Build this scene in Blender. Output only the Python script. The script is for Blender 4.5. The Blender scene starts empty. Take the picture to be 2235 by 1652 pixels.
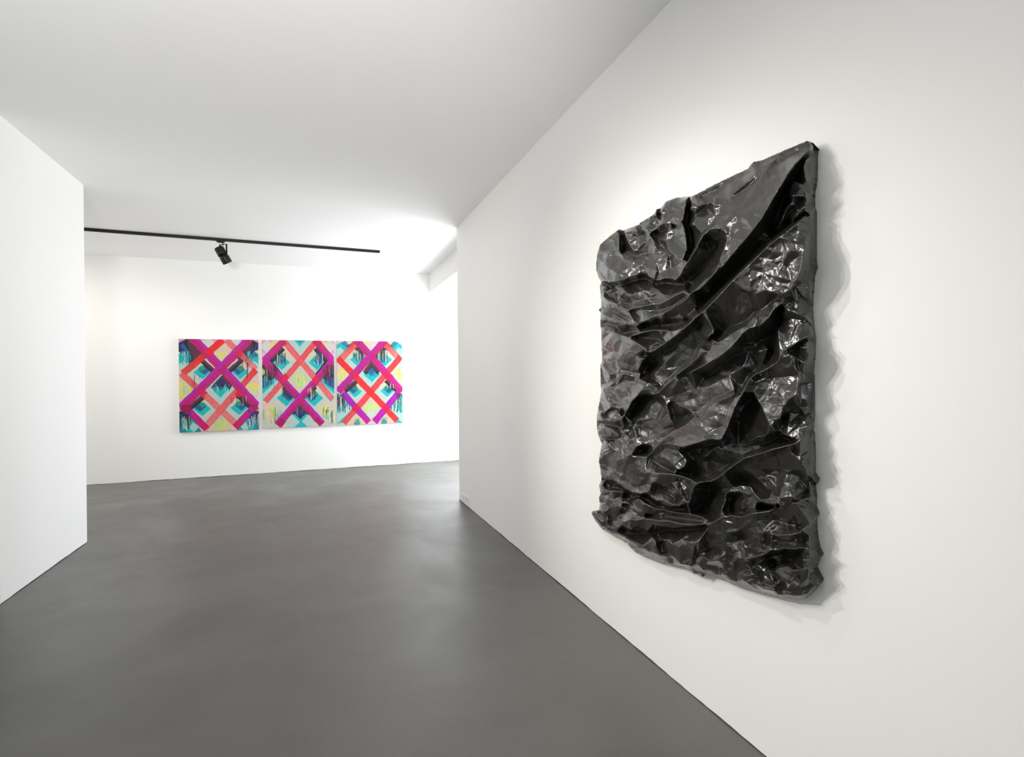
import bpy, bmesh, math, random
import numpy as np
from mathutils import Matrix, Vector
from mathutils.geometry import delaunay_2d_cdt

# ------------------------------------------------------------------ camera, light, exposure
sc = bpy.context.scene
COL = sc.collection
F, YAW, ROLL, CY = 1154.5, math.radians(20.437), math.radians(0.585), 821.47
XR, YR, XL, YL, YB, ZC, XB, ZB = 1.641, 6.284, -1.999, 5.993, 9.2665, 3.321, 1.911, 3.001
CAM = np.array([0.0, 0.0, 1.5])
FW = np.array([math.sin(YAW), math.cos(YAW), 0.0])
RT0 = np.array([math.cos(YAW), -math.sin(YAW), 0.0])
UP0 = np.array([0.0, 0.0, 1.0])
RT = RT0 * math.cos(ROLL) - UP0 * math.sin(ROLL)
UP = UP0 * math.cos(ROLL) + RT0 * math.sin(ROLL)

cd = bpy.data.cameras.new('camera')
cam = bpy.data.objects.new('camera', cd)
COL.objects.link(cam)
cd.sensor_width = 36.0
cd.lens = F / 2235.0 * 36.0
cd.shift_y = -(826.0 - CY) / 2235.0
cd.clip_start = 0.05
m = Matrix.Identity(4)
for i in range(3):
    m[i][0], m[i][1], m[i][2], m[i][3] = RT[i], UP[i], -FW[i], CAM[i]
cam.matrix_world = m
sc.camera = cam

sc.view_settings.view_transform = 'Standard'
sc.view_settings.look = 'None'
sc.view_settings.exposure = 0.11
sc.view_settings.gamma = 1.0
sc.view_settings.use_curve_mapping = False
sc.cycles.max_bounces = 16
sc.cycles.diffuse_bounces = 10
sc.cycles.glossy_bounces = 6
sc.cycles.use_denoising = True

w = bpy.data.worlds.new('world')
sc.world = w
w.use_nodes = True
w.node_tree.nodes['Background'].inputs[0].default_value = (0.80, 0.90, 1.0, 1)
w.node_tree.nodes['Background'].inputs[1].default_value = 1.0


def aim(o, target):
    d = Vector(target) - o.location
    o.rotation_euler = d.to_track_quat('-Z', 'Y').to_euler()


def area(name, loc, target, sx, sy, power, color):
    l = bpy.data.lights.new(name, 'AREA')
    l.shape = 'RECTANGLE'
    l.size, l.size_y, l.energy, l.color = sx, sy, power, color
    o = bpy.data.objects.new(name, l)
    COL.objects.link(o)
    o.location = loc
    aim(o, target)
    return o


def spot(name, loc, target, power, color, size=60, blend=0.6, radius=0.03):
    l = bpy.data.lights.new(name, 'SPOT')
    l.energy, l.color = power, color
    l.spot_size, l.spot_blend, l.shadow_soft_size = math.radians(size), blend, radius
    o = bpy.data.objects.new(name, l)
    COL.objects.link(o)
    o.location = loc
    aim(o, target)
    return o


# daylight in the window opening of the back room, behind the right wall
area('daylight_back_room', (3.02, 7.95, 1.40), (0, 7.2, 1.1), 2.3, 2.2, 178, (0.93, 0.97, 1.0))
# added soft fill behind the camera, aimed up at the ceiling
area('front_fill', (-0.6, -4.4, 1.6), (-0.5, 0, 3.2), 3.6, 2.4, 60, (0.97, 0.985, 1.0))
# weak fill added in the side room at the left
area('left_room_fill', (-5.8, 2.2, 1.6), (0, 2.6, 2.6), 3.0, 2.4, 12, (0.97, 0.985, 1.0))
# unseen area lights added in the front room to brighten the ceiling
area('ceiling_fill', (-3.6, 0.6, 1.9), (-3.3, 0.8, 3.3), 2.2, 3.4, 40, (1.0, 0.99, 0.97))
area('ceiling_fill', (-0.1, -2.2, 1.9), (0.0, -1.9, 3.3), 2.4, 2.2, 30, (1.0, 0.99, 0.97))
# gallery spotlights on the front track out of frame, then added highlight spots
spot('gallery_and_fill_spot', (-0.35, 2.35, 3.25), (XR, 1.9, 0.7), 66, (1.0, 0.955, 0.90), 74, 0.9, 0.025)
spot('gallery_and_fill_spot', (0.45, 2.15, 3.25), (XR, 2.3, 0.8), 18, (1.0, 0.955, 0.90), 88, 0.9, 0.025)
spot('gallery_and_fill_spot', (-0.3, 0.8, 3.25), (XR, 1.1, 1.4), 8, (1.0, 0.96, 0.92), 80, 0.9, 0.03)
spot('gallery_and_fill_spot', (-3.1, 3.95, 3.2), (XR, 2.3, 1.2), 235, (1.0, 0.955, 0.90), 46, 0.95, 0.03)  # this and the next: added unseen spots for sheen and highlights on the foil
spot('gallery_and_fill_spot', (-2.9, 3.1, 3.2), (XR, 2.1, 1.1), 165, (1.0, 0.955, 0.90), 50, 0.95, 0.03)
spot('gallery_and_fill_spot', (-3.0, 3.5, 3.2), (XR, 5.4, 0.9), 185, (1.0, 0.97, 0.93), 60, 1.0, 0.03)  # added fill for the far end of the right wall
spot('gallery_and_fill_spot', (-1.6, 2.9, 3.2), (XR, 2.2, 1.2), 60, (1.0, 0.955, 0.90), 56, 0.95, 0.03)  # this and the next: added so more foil facets catch highlights
spot('gallery_and_fill_spot', (-1.6, 2.2, 3.2), (XR, 1.9, 0.9), 60, (1.0, 0.955, 0.90), 60, 0.95, 0.03)
spot('gallery_and_fill_spot', (-2.9, 7.45, 3.2), (XR, 2.4, 1.5), 95, (1.0, 0.955, 0.90), 26, 0.9, 0.04)  # added back-room spot that puts highlights on the flatter facets
# fill spot added behind the camera to lift the middle of the ceiling
spot('ceiling_fill_spot', (-0.5, -0.9, 1.7), (-0.3, 3.9, 3.3), 800, (1.0, 0.99, 0.97), 66, 1.0, 0.3)
# unseen fill added at the far left to brighten the back wall
area('back_room_fill', (-5.4, 7.6, 1.8), (-2.0, 8.2, 1.6), 1.6, 2.2, 42, (1.0, 0.97, 0.92))
# warm spots of the back room
spot('gallery_and_fill_spot', (-3.6, 7.45, 3.15), (-2.9, YB, 1.2), 78, (1.0, 0.95, 0.88), 110, 0.9, 0.03)
spot('gallery_and_fill_spot', (-1.9, 7.75, 3.22), (-1.7, YB, 0.9), 18, (1.0, 0.97, 0.93), 105, 0.95, 0.04)
spot('gallery_and_fill_spot', (-0.4, 7.75, 3.22), (-0.3, YB, 0.9), 5, (1.0, 0.98, 0.95), 105, 0.95, 0.04)


# ------------------------------------------------------------------ helpers
def ray(px, py):
    return FW + RT * ((px - 1117.5) / F) - UP * ((py - CY) / F)


def on_x(px, py, X):
    d = ray(px, py)
    return CAM + d * (X / d[0])


def on_y(px, py, Y):
    d = ray(px, py)
    return CAM + d * (Y / d[1])


def on_z(px, py, Z):
    d = ray(px, py)
    return CAM + d * ((Z - 1.5) / d[2])


def link(name, me, mat=None, parent=None):
    o = bpy.data.objects.new(name, me)
    COL.objects.link(o)
    if mat:
        me.materials.append(mat)
    if parent:
        o.parent = parent
    return o


def from_bm(name, bm, mat=None, parent=None, smooth=False):
    me = bpy.data.meshes.new(name)
    bm.normal_update()
    bm.to_mesh(me)
    bm.free()
    if smooth:
        for p in me.polygons:
            p.use_smooth = True
    return link(name, me, mat, parent)


def add_box(bm, lo, hi, mat=None):
    lo, hi = Vector(lo), Vector(hi)
    r = bmesh.ops.create_cube(bm, size=1.0)
    vs = r['verts']
    for v in vs:
        v.co = Vector([lo[k] + (v.co[k] + 0.5) * (hi[k] - lo[k]) for k in range(3)])
        if mat is not None:
            v.co = mat @ v.co
    return vs


def add_lathe(bm, prof, seg=40, mat=None, cap=True):
    rings = []
    for (r, z) in prof:
        ring = []
        for i in range(seg):
            a = 2 * math.pi * i / seg
            c = Vector((r * math.cos(a), r * math.sin(a), z))
            ring.append(bm.verts.new(mat @ c if mat else c))
        rings.append(ring)
    for a, b in zip(rings[:-1], rings[1:]):
        for i in range(seg):
            j = (i + 1) % seg
            bm.faces.new((a[i], a[j], b[j], b[i]))
    if cap:
        bm.faces.new(list(reversed(rings[0])))
        bm.faces.new(rings[-1])


def add_tube(bm, pts, r, seg=10):
    pts = [Vector(p) for p in pts]
    rings = []
    for i, p in enumerate(pts):
        t = (pts[min(i + 1, len(pts) - 1)] - pts[max(i - 1, 0)]).normalized()
        q = t.to_track_quat('Z', 'Y')
        rings.append([bm.verts.new(p + q @ Vector((r * math.cos(2 * math.pi * k / seg), r * math.sin(2 * math.pi * k / seg), 0))) for k in range(seg)])
    for a, b in zip(rings[:-1], rings[1:]):
        for i in range(seg):
            j = (i + 1) % seg
            bm.faces.new((a[i], a[j], b[j], b[i]))
    bm.faces.new(list(reversed(rings[0])))
    bm.faces.new(rings[-1])


def struct(name, bm, mat, label, parent=None):
    o = from_bm(name, bm, mat, parent)
    if parent is None:
        o['kind'] = 'structure'
        o['label'] = label
    return o


def empty(name, loc, label, cat, group=None):
    o = bpy.data.objects.new(name, None)
    COL.objects.link(o)
    o.location = loc
    o['label'], o['category'] = label, cat
    if group:
        o['group'] = group
    o.empty_display_size = 0.05
    return o


def new_mat(name):
    mt = bpy.data.materials.new(name)
    mt.use_nodes = True
    nt = mt.node_tree
    return mt, nt, nt.nodes['Principled BSDF']


def N(nt, t, **kw):
    n = nt.nodes.new(t)
    for k, v in kw.items():
        setattr(n, k, v)
    return n


def paint_mat(name, col, rough=0.6, bump=0.02, scale=60.0, var=0.012):
    mt, nt, b = new_mat(name)
    tc = N(nt, 'ShaderNodeTexCoord')
    n1 = N(nt, 'ShaderNodeTexNoise')
    n1.inputs['Scale'].default_value = 1.3
    n1.inputs['Detail'].default_value = 4
    nt.links.new(tc.outputs['Object'], n1.inputs['Vector'])
    mx = N(nt, 'ShaderNodeMix', data_type='RGBA')
    mx.inputs[6].default_value = (*[c * (1 - var) for c in col], 1)
    mx.inputs[7].default_value = (*[min(1, c * (1 + var)) for c in col], 1)
    nt.links.new(n1.outputs['Fac'], mx.inputs[0])
    nt.links.new(mx.outputs[2], b.inputs['Base Color'])
    b.inputs['Roughness'].default_value = rough
    b.inputs['Specular IOR Level'].default_value = 0.3
    n2 = N(nt, 'ShaderNodeTexNoise')
    n2.inputs['Scale'].default_value = scale
    n2.inputs['Detail'].default_value = 5
    nt.links.new(tc.outputs['Object'], n2.inputs['Vector'])
    bp = N(nt, 'ShaderNodeBump')
    bp.inputs['Strength'].default_value = bump * 4
    bp.inputs['Distance'].default_value = 0.002
    nt.links.new(n2.outputs['Fac'], bp.inputs['Height'])
    nt.links.new(bp.outputs['Normal'], b.inputs['Normal'])
    return mt


def plain(name, col, rough=0.5, metal=0.0, spec=0.5):
    mt, nt, b = new_mat(name)
    tc = N(nt, 'ShaderNodeTexCoord')
    n1 = N(nt, 'ShaderNodeTexNoise')
    n1.inputs['Scale'].default_value = 40
    nt.links.new(tc.outputs['Object'], n1.inputs['Vector'])
    mr = N(nt, 'ShaderNodeMapRange')
    mr.inputs['To Min'].default_value = max(0, rough - 0.04)
    mr.inputs['To Max'].default_value = rough + 0.04
    nt.links.new(n1.outputs['Fac'], mr.inputs['Value'])
    nt.links.new(mr.outputs[0], b.inputs['Roughness'])
    b.inputs['Base Color'].default_value = (*col, 1)
    b.inputs['Metallic'].default_value = metal
    b.inputs['Specular IOR Level'].default_value = spec
    return mt


M_wall = paint_mat('white_wall_paint', (0.79, 0.785, 0.77))
M_ceil = paint_mat('white_ceiling_paint', (0.80, 0.798, 0.79))
M_joint = plain('dark_floor_joint', (0.05, 0.05, 0.047), 0.8)
M_black = plain('black_powder_coat', (0.008, 0.0075, 0.0065), 0.45, 0.0, 0.3)
M_black2 = plain('black_plastic', (0.007, 0.007, 0.0065), 0.5, 0.0, 0.3)
M_plast = plain('white_plastic', (0.80, 0.80, 0.78), 0.3)
M_sock = plain('white_plastic_shade', (0.55, 0.55, 0.53), 0.35)
M_frame = plain('white_window_frame', (0.8, 0.8, 0.8), 0.4)
M_canvas = paint_mat('raw_canvas', (0.78, 0.76, 0.72), 0.8, 0.05, 400)


def floor_mat():
    mt, nt, b = new_mat('polished_grey_screed')
    tc = N(nt, 'ShaderNodeTexCoord')
    co = tc.outputs['Object']

    def noise(scale, detail=4, rough=0.55, dist=0.0, vec=None):
        n = N(nt, 'ShaderNodeTexNoise')
        n.inputs['Scale'].default_value = scale
        n.inputs['Detail'].default_value = detail
        n.inputs['Roughness'].default_value = rough
        n.inputs['Distortion'].default_value = dist
        nt.links.new(vec or co, n.inputs['Vector'])
        return n.outputs['Fac']

    def ramp(fac, a, b_, pos=(0.3, 0.7)):
        r = N(nt, 'ShaderNodeMapRange')
        r.inputs['From Min'].default_value, r.inputs['From Max'].default_value = pos
        r.inputs['To Min'].default_value, r.inputs['To Max'].default_value = a, b_
        nt.links.new(fac, r.inputs['Value'])
        return r.outputs[0]

    def math_(op, a, b2=None):
        n = N(nt, 'ShaderNodeMath', operation=op)
        for i, v in enumerate((a, b2)):
            if v is None:
                continue
            if isinstance(v, (int, float)):
                n.inputs[i].default_value = v
            else:
                nt.links.new(v, n.inputs[i])
        return n.outputs[0]

    mp = N(nt, 'ShaderNodeMapping')
    mp.inputs['Rotation'].default_value = (0, 0, 0.9)
    mp.inputs['Scale'].default_value = (0.5, 1.6, 1)
    nt.links.new(co, mp.inputs['Vector'])
    big = ramp(noise(0.8, 5, 0.6, 0.4, mp.outputs[0]), 0.90, 1.12)
    mid = ramp(noise(3.5, 6, 0.65, 0.8), 0.95, 1.06)
    fine = ramp(noise(120, 4, 0.75), 0.84, 1.16)
    grain = ramp(noise(480, 2, 0.7), 0.92, 1.08)
    v = math_('MULTIPLY', math_('MULTIPLY', big, mid), math_('MULTIPLY', fine, grain))
    # a few pale specks
    vo = N(nt, 'ShaderNodeTexVoronoi')
    vo.inputs['Scale'].default_value = 9.0
    nt.links.new(co, vo.inputs['Vector'])
    speck = math_('LESS_THAN', vo.outputs['Distance'], 0.018)
    v = math_('ADD', v, math_('MULTIPLY', speck, 0.35))
    col = N(nt, 'ShaderNodeMix', data_type='RGBA')
    col.inputs[6].default_value = (0, 0, 0, 1)
    col.inputs[7].default_value = (0.090, 0.0885, 0.082, 1)
    col.clamp_factor = False
    nt.links.new(v, col.inputs[0])
    # warm rust tint in patches
    tint = N(nt, 'ShaderNodeMix', data_type='RGBA', blend_type='MULTIPLY')
    tint.inputs[7].default_value = (1.0, 0.95, 0.90, 1)
    nt.links.new(ramp(noise(1.4, 3), 0.0, 0.5, (0.45, 0.7)), tint.inputs[0])
    nt.links.new(col.outputs[2], tint.inputs[6])
    nt.links.new(tint.outputs[2], b.inputs['Base Color'])
    rg = math_('ADD', ramp(noise(1.1, 6, 0.65, 0.6), 0.27, 0.44), math_('MULTIPLY', fine, 0.05))
    nt.links.new(rg, b.inputs['Roughness'])
    b.inputs['Specular IOR Level'].default_value = 0.8
    bp = N(nt, 'ShaderNodeBump')
    bp.inputs['Strength'].default_value = 0.18
    bp.inputs['Distance'].default_value = 0.0015
    nt.links.new(math_('ADD', fine, math_('MULTIPLY', mid, 3.0)), bp.inputs['Height'])
    nt.links.new(bp.outputs['Normal'], b.inputs['Normal'])
    return mt


def foil_mat():
    mt, nt, b = new_mat('black_crumpled_foil')
    tc = N(nt, 'ShaderNodeTexCoord')
    n = N(nt, 'ShaderNodeTexNoise')
    n.inputs['Scale'].default_value = 7
    n.inputs['Detail'].default_value = 6
    nt.links.new(tc.outputs['Object'], n.inputs['Vector'])
    mx = N(nt, 'ShaderNodeMix', data_type='RGBA')
    mx.inputs[6].default_value = (0.009, 0.0088, 0.008, 1)
    mx.inputs[7].default_value = (0.022, 0.0215, 0.0195, 1)
    nt.links.new(n.outputs['Fac'], mx.inputs[0])
    nt.links.new(mx.outputs[2], b.inputs['Base Color'])
    b.inputs['Metallic'].default_value = 0.0
    b.inputs['Specular IOR Level'].default_value = 0.05
    b.inputs['Coat Weight'].default_value = 1.0
    b.inputs['Coat IOR'].default_value = 1.66
    b.inputs['Coat Roughness'].default_value = 0.25
    n3 = N(nt, 'ShaderNodeTexNoise')
    n3.inputs['Scale'].default_value = 16
    n3.inputs['Detail'].default_value = 5
    nt.links.new(tc.outputs['Object'], n3.inputs['Vector'])
    mr = N(nt, 'ShaderNodeMapRange')
    mr.inputs['To Min'].default_value = 0.36
    mr.inputs['To Max'].default_value = 0.50
    nt.links.new(n3.outputs['Fac'], mr.inputs['Value'])
    nt.links.new(mr.outputs[0], b.inputs['Roughness'])
    m3 = N(nt, 'ShaderNodeMapRange')
    m3.inputs['From Min'].default_value = 0.3
    m3.inputs['From Max'].default_value = 0.7
    m3.inputs['To Min'].default_value = 0.16
    m3.inputs['To Max'].default_value = 0.29
    nt.links.new(n3.outputs['Fac'], m3.inputs['Value'])
    nt.links.new(m3.outputs[0], b.inputs['Coat Roughness'])
    b.inputs['Coat Tint'].default_value = (1.0, 0.985, 0.95, 1)
    n2 = N(nt, 'ShaderNodeTexNoise')
    n2.inputs['Scale'].default_value = 130
    n2.inputs['Detail'].default_value = 4
    nt.links.new(tc.outputs['Object'], n2.inputs['Vector'])
    bp = N(nt, 'ShaderNodeBump')
    bp.inputs['Strength'].default_value = 0.25
    bp.inputs['Distance'].default_value = 0.0003
    nt.links.new(n2.outputs['Fac'], bp.inputs['Height'])
    # hairline wrinkles of the foil
    prev = bp
    for scl, stv in ((13.0, 0.16),):
        nd = N(nt, 'ShaderNodeTexNoise')
        nd.inputs['Scale'].default_value = scl * 0.6
        nd.inputs['Detail'].default_value = 3
        nt.links.new(tc.outputs['Object'], nd.inputs['Vector'])
        sc_ = N(nt, 'ShaderNodeVectorMath', operation='SCALE')
        sc_.inputs['Scale'].default_value = 0.16
        nt.links.new(nd.outputs['Color'], sc_.inputs[0])
        ad_ = N(nt, 'ShaderNodeVectorMath', operation='ADD')
        nt.links.new(tc.outputs['Object'], ad_.inputs[0])
        nt.links.new(sc_.outputs[0], ad_.inputs[1])
        vr = N(nt, 'ShaderNodeTexVoronoi', feature='DISTANCE_TO_EDGE')
        vr.inputs['Scale'].default_value = scl
        nt.links.new(ad_.outputs[0], vr.inputs['Vector'])
        mm = N(nt, 'ShaderNodeMapRange')
        mm.inputs['From Max'].default_value = 0.07
        nt.links.new(vr.outputs['Distance'], mm.inputs['Value'])
        b2 = N(nt, 'ShaderNodeBump')
        b2.inputs['Strength'].default_value = stv
        b2.inputs['Distance'].default_value = 0.0012
        nt.links.new(mm.outputs[0], b2.inputs['Height'])
        nt.links.new(prev.outputs['Normal'], b2.inputs['Normal'])
        prev = b2
    nt.links.new(prev.outputs['Normal'], b.inputs['Normal'])
    nt.links.new(prev.outputs['Normal'], b.inputs['Coat Normal'])
    return mt


def art_mat():
    mt, nt, b = new_mat('acrylic_paint')
    a = N(nt, 'ShaderNodeAttribute', attribute_name='Paint')
    nt.links.new(a.outputs['Color'], b.inputs['Base Color'])
    b.inputs['Roughness'].default_value = 0.5
    b.inputs['Specular IOR Level'].default_value = 0.3
    return mt


M_floor, M_foil, M_art = floor_mat(), foil_mat(), art_mat()

# ------------------------------------------------------------------ the setting
XE = 3.1          # window wall of the back room (hidden behind the right wall)
RW = 0.24         # thickness of the right wall


def box_struct(name, lo, hi, mat, label):
    bm = bmesh.new()
    add_box(bm, lo, hi)
    return struct(name, bm, mat, label)


box_struct('floor', (-6.2, -4.7, -0.12), (XE + 0.2, YB + 0.2, 0), M_floor, 'dark grey polished screed floor with cloudy sheen')
box_struct('ceiling', (-6.2, -4.7, ZC), (XE + 0.2, YB + 0.2, ZC + 0.12), M_ceil, 'plain white ceiling')
box_struct('wall_back', (-6.0, YB, 0.0), (XE, YB + 0.2, ZC), M_wall, 'white back wall behind the three bright paintings')
box_struct('wall_right', (XR, -4.5, 0.0), (XR + RW, YR, ZC), M_wall, 'long white right wall carrying the black relief')
box_struct('wall_left', (XL - 0.24, 4.545, 0.0), (XL, YL, ZC), M_wall, 'short white wall pier at the left')
box_struct('wall_outer', (-6.2, -4.5, 0.0), (-6.0, YB + 0.2, ZC), M_wall, 'far left wall outside the view')
box_struct('wall_return', (XR + RW, YR - 0.2, 0.0), (XE, YR, ZC), M_wall, 'return wall behind the right wall')
box_struct('wall_far_left', (-6.0, 4.8, 0.0), (XL - 0.24, 5.0, ZC), M_wall, 'white wall beyond the left pier')
box_struct('trim_1', (XB, YR, ZB), (XE, YB, ZC), M_wall, 'white boxed soffit under the ceiling at the back right')


def wall_with_hole(name, axis, pos, thick, a0, a1, h0, h1, z0, z1, label):
    bm = bmesh.new()
    for (p, q, u, v) in ((a0, h0, 0, ZC), (h1, a1, 0, ZC), (h0, h1, 0, z0), (h0, h1, z1, ZC)):
        if axis == 'x':
            add_box(bm, (pos, p, u), (pos + thick, q, v))
        else:
            add_box(bm, (p, pos, u), (q, pos + thick, v))
    return struct(name, bm, M_wall, label)


wall_with_hole('wall_window', 'x', XE, 0.2, YR - 0.2, YB + 0.2, 6.75, 9.15, 0.3, 2.8, 'window wall of the back room')
wall_with_hole('wall_rear', 'y', -4.7, 0.2, -6.2, XR + RW, -2.5, 1.3, 0.5, 3.1, 'wall behind the camera')


def window(name, axis, pos, a0, a1, z0, z1, label):
    bm = bmesh.new()
    t = 0.05

    def bar(p0, p1, q0, q1):
        if axis == 'x':
            add_box(bm, (pos, p0, q0), (pos + 0.06, p1, q1))
        else:
            add_box(bm, (p0, pos, q0), (p1, pos + 0.06, q1))
    bar(a0, a1, z0, z0 + t)
    bar(a0, a1, z1 - t, z1)
    bar(a0, a0 + t, z0 + t, z1 - t)
    bar(a1 - t, a1, z0 + t, z1 - t)
    bar((a0 + a1) / 2 - t / 2, (a0 + a1) / 2 + t / 2, z0 + t, z1 - t)
    return struct(name, bm, M_frame, label)


window('window_1', 'x', XE + 0.1, 6.75, 9.15, 0.3, 2.8, 'window frame of the back room')
window('window_2', 'y', -4.66, -2.5, 1.3, 0.5, 3.1, 'window frame behind the camera')


# thin dark joints between wall and floor, uneven like the photograph's
def joint(name, p0, p1, normal, label, seed):
    rnd = random.Random(seed)
    p0, p1, nrm = Vector(p0), Vector(p1), Vector(normal)
    L = (p1 - p0).length
    n = int(L / 0.03)
    bm = bmesh.new()
    prev = None
    hh = 0.004
    for i in range(n + 1):
        c = p0.lerp(p1, i / n)
        hh += (0.004 - hh) * 0.2 + rnd.uniform(-0.0015, 0.0015)
        hh = max(0.0015, min(0.009, hh))
        d = 0.0015 + rnd.random() * 0.0015
        cur = [bm.verts.new(c + nrm * -0.002), bm.verts.new(c + nrm * d), bm.verts.new(c + nrm * d + Vector((0, 0, hh))), bm.verts.new(c + nrm * -0.002 + Vector((0, 0, hh)))]
        if prev:
            for k in range(4):
                bm.faces.new((prev[k], prev[(k + 1) % 4], cur[(k + 1) % 4], cur[k]))
        prev = cur
    bmesh.ops.recalc_face_normals(bm, faces=bm.faces)
    return struct(name, bm, M_joint, label)


joint('baseboard_right', (XR, -2, 0), (XR, YR, 0), (-1, 0, 0), 'thin dark joint between right wall and floor', 1)
joint('baseboard_back', (-6, YB, 0), (XE, YB, 0), (0, -1, 0), 'thin dark joint between back wall and floor', 2)
joint('baseboard_left', (XL, 4.55, 0), (XL, YL, 0), (1, 0, 0), 'thin dark joint between left pier and floor', 3)

# ------------------------------------------------------------------ crumpled black relief
SA, SB, SC = (1280, 280), (1280, 600), (1280, 960)
K = 4.0636


def T(sec, pts):
    return [(sec[0] + p[0] / K, sec[1] + p[1] / K, p[2]) for p in pts]


outline = []
outline += T(SA, [(85, 1200, 4), (95, 1110, 5), (120, 1030, 5), (200, 960, 5), (272, 905, 5), (292, 890, 5), (296, 915, 4), (340, 900, 4), (470, 850, 4), (470, 838, 4), (575, 775, 4), (600, 760, 5), (620, 715, 5), (660, 706, 5), (700, 650, 5), (790, 615, 5), (880, 605, 5), (930, 602, 4), (1000, 570, 4), (1150, 490, 4), (1250, 440, 4), (1430, 357, 4), (1455, 320, 5), (1480, 297, 5), (1560, 280, 5), (1750, 195, 5), (1900, 132, 5), (1955, 110, 5), (2010, 125, 4), (2025, 160, 2), (2035, 230, 1), (2038, 330, 1), (2030, 480, 1), (2014, 560, 1), (2008, 680, 1.5), (2025, 710, 1.2), (2030, 900, 1), (2032, 1180, 1), (2035, 1215, 1.5), (2015, 1300, 1), (2008, 1450, 1)])
outline += T(SB, [(2005, 0 + 150, 1), (1998, 300, 1), (2010, 440, 1), (2022, 540, 1.3), (2024, 700, 1), (2008, 870, 1), (2015, 890, 1), (2018, 1050, 1), (2018, 1240, 1), (2005, 1380, 1), (2015, 1410, 1), (2025, 1620, 1)])
outline += T(SC, [(2022, 300, 1), (2035, 372, 3), (2028, 410, 3), (2010, 400, 2), (2022, 480, 1.5), (2030, 520, 1.5), (2030, 600, 1), (2045, 680, 2), (2032, 712, 1), (2040, 850, 1), (2047, 980, 2), (2065, 1055, 3), (2045, 1095, 2), (2030, 1150, 1.5), (2066, 1285, 3), (2040, 1325, 3), (1960, 1400, 3), (1900, 1419, 3), (1800, 1410, 3), (1680, 1387, 3), (1480, 1337, 3), (1300, 1282, 3), (1130, 1205, 3), (1080, 1195, 3), (1030, 1213, 4), (1010, 1190, 4), (950, 1187, 3), (860, 1127, 3), (750, 1107, 3), (600, 1067, 3), (540, 1042, 3), (440, 1003, 3), (385, 952, 3), (355, 910, 4), (345, 915, 4), (320, 880, 4), (308, 890, 4), (200, 830, 4), (150, 802, 4), (120, 772, 5), (75, 715, 6), (45, 660, 6), (45, 627, 6), (100, 630, 6), (112, 640, 5), (115, 560, 4), (108, 512, 5), (122, 480, 4), (110, 400, 4), (132, 355, 4), (120, 250, 4), (107, 190, 5), (120, 110, 4), (133, 50, 3)])
outline += T(SB, [(135, 1500, 4), (115, 1450, 5), (95, 1400, 5), (90, 1270, 4), (105, 1170, 5), (130, 1040, 4), (125, 980, 3), (120, 800, 4), (135, 770, 4), (130, 500, 4), (120, 430, 4), (125, 340, 4), (108, 310, 5), (130, 280, 3), (125, 180, 4), (117, 95, 4), (130, 60, 3), (108, 30, 4)])
outline += T(SA, [(88, 1270, 4)])

ridges = []
R = ridges.append
# upper sheet: rises from the top edge to a heavy lip, then drops under itself
R(T(SA, [(1960, 200, 8), (1800, 270, 7.5), (1700, 320, 7), (1580, 365, 8), (1500, 410, 8.6), (1420, 480, 9), (1340, 545, 9), (1285, 590, 8.8)]))
R(T(SA, [(1500, 460, 8.0), (1400, 545, 7.9), (1310, 600, 8.2)]))
R(T(SA, [(1270, 460, 5.4), (1180, 560, 5), (1100, 640, 5.5), (1040, 720, 6.0)]))
R(T(SA, [(1330, 450, 6.2), (1300, 540, 8.2)]))
R(T(SA, [(1085, 650, 9.6), (1190, 690, 8.3), (1280, 650, 9.0), (1430, 570, 8.6)]))
R(T(SA, [(1080, 800, 9.8), (1180, 760, 8.6), (1190, 690, 8.3)]))
R(T(SA, [(1050, 900, 10.5), (1110, 850, 9.6), (1130, 800, 9.2)]))
R(T(SA, [(1150, 860, 11.6), (1290, 760, 10.6), (1400, 640, 9.8)]))
R(T(SA, [(1200, 820, 12.0), (1330, 785, 10.9), (1330, 830, 11.2), (1190, 885, 12.8)]))
R(T(SA, [(1985, 200, 7), (1930, 235, 9), (1860, 310, 11.5), (1790, 400, 13), (1720, 520, 14.5), (1640, 650, 15.5), (1560, 800, 15.5), (1440, 950, 14.5), (1330, 1080, 13.5), (1230, 1200, 13), (1165, 1265, 12), (1060, 1330, 12), (950, 1440, 12)]))
R(T(SA, [(1945, 250, 6), (1900, 320, 4.5), (1850, 420, 3), (1760, 590, 2), (1700, 760, 1.5), (1660, 900, 2), (1635, 975, 5)]))
R(T(SA, [(1600, 1010, 4), (1500, 1105, 3), (1370, 1230, 2.5), (1240, 1350, 2), (1150, 1430, 2), (1050, 1530, 2), (980, 1600, 3)]))
R(T(SA, [(1640, 780, 8), (1560, 930, 7.5), (1440, 1070, 7), (1320, 1180, 6.5)]))
# right-hand small ridge beside the border
R(T(SA, [(1955, 240, 7), (1925, 340, 8.7), (1950, 465, 9.2), (1890, 550, 9.8), (1830, 640, 10.2), (1770, 720, 10.6), (1745, 790, 11), (1695, 895, 9.5)]))
R(T(SA, [(1960, 480, 8), (1920, 600, 8.6), (1860, 640, 9)]))
R(T(SA, [(1790, 570, 9.6), (1840, 450, 9.4), (1895, 350, 8.6)]))
R(T(SA, [(1885, 600, 9.6), (1945, 590, 9.0), (1950, 680, 8.8), (1880, 740, 9.4), (1850, 690, 9.8)]))
R(T(SA, [(1740, 810, 7), (1790, 760, 7.5), (1870, 690, 7), (1940, 620, 7)]))
R(T(SA, [(1950, 720, 8), (1860, 790, 9.0), (1800, 850, 7), (1700, 915, 6)]))
R(T(SA, [(1740, 860, 4.5), (1830, 830, 5), (1945, 755, 5)]))
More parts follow.
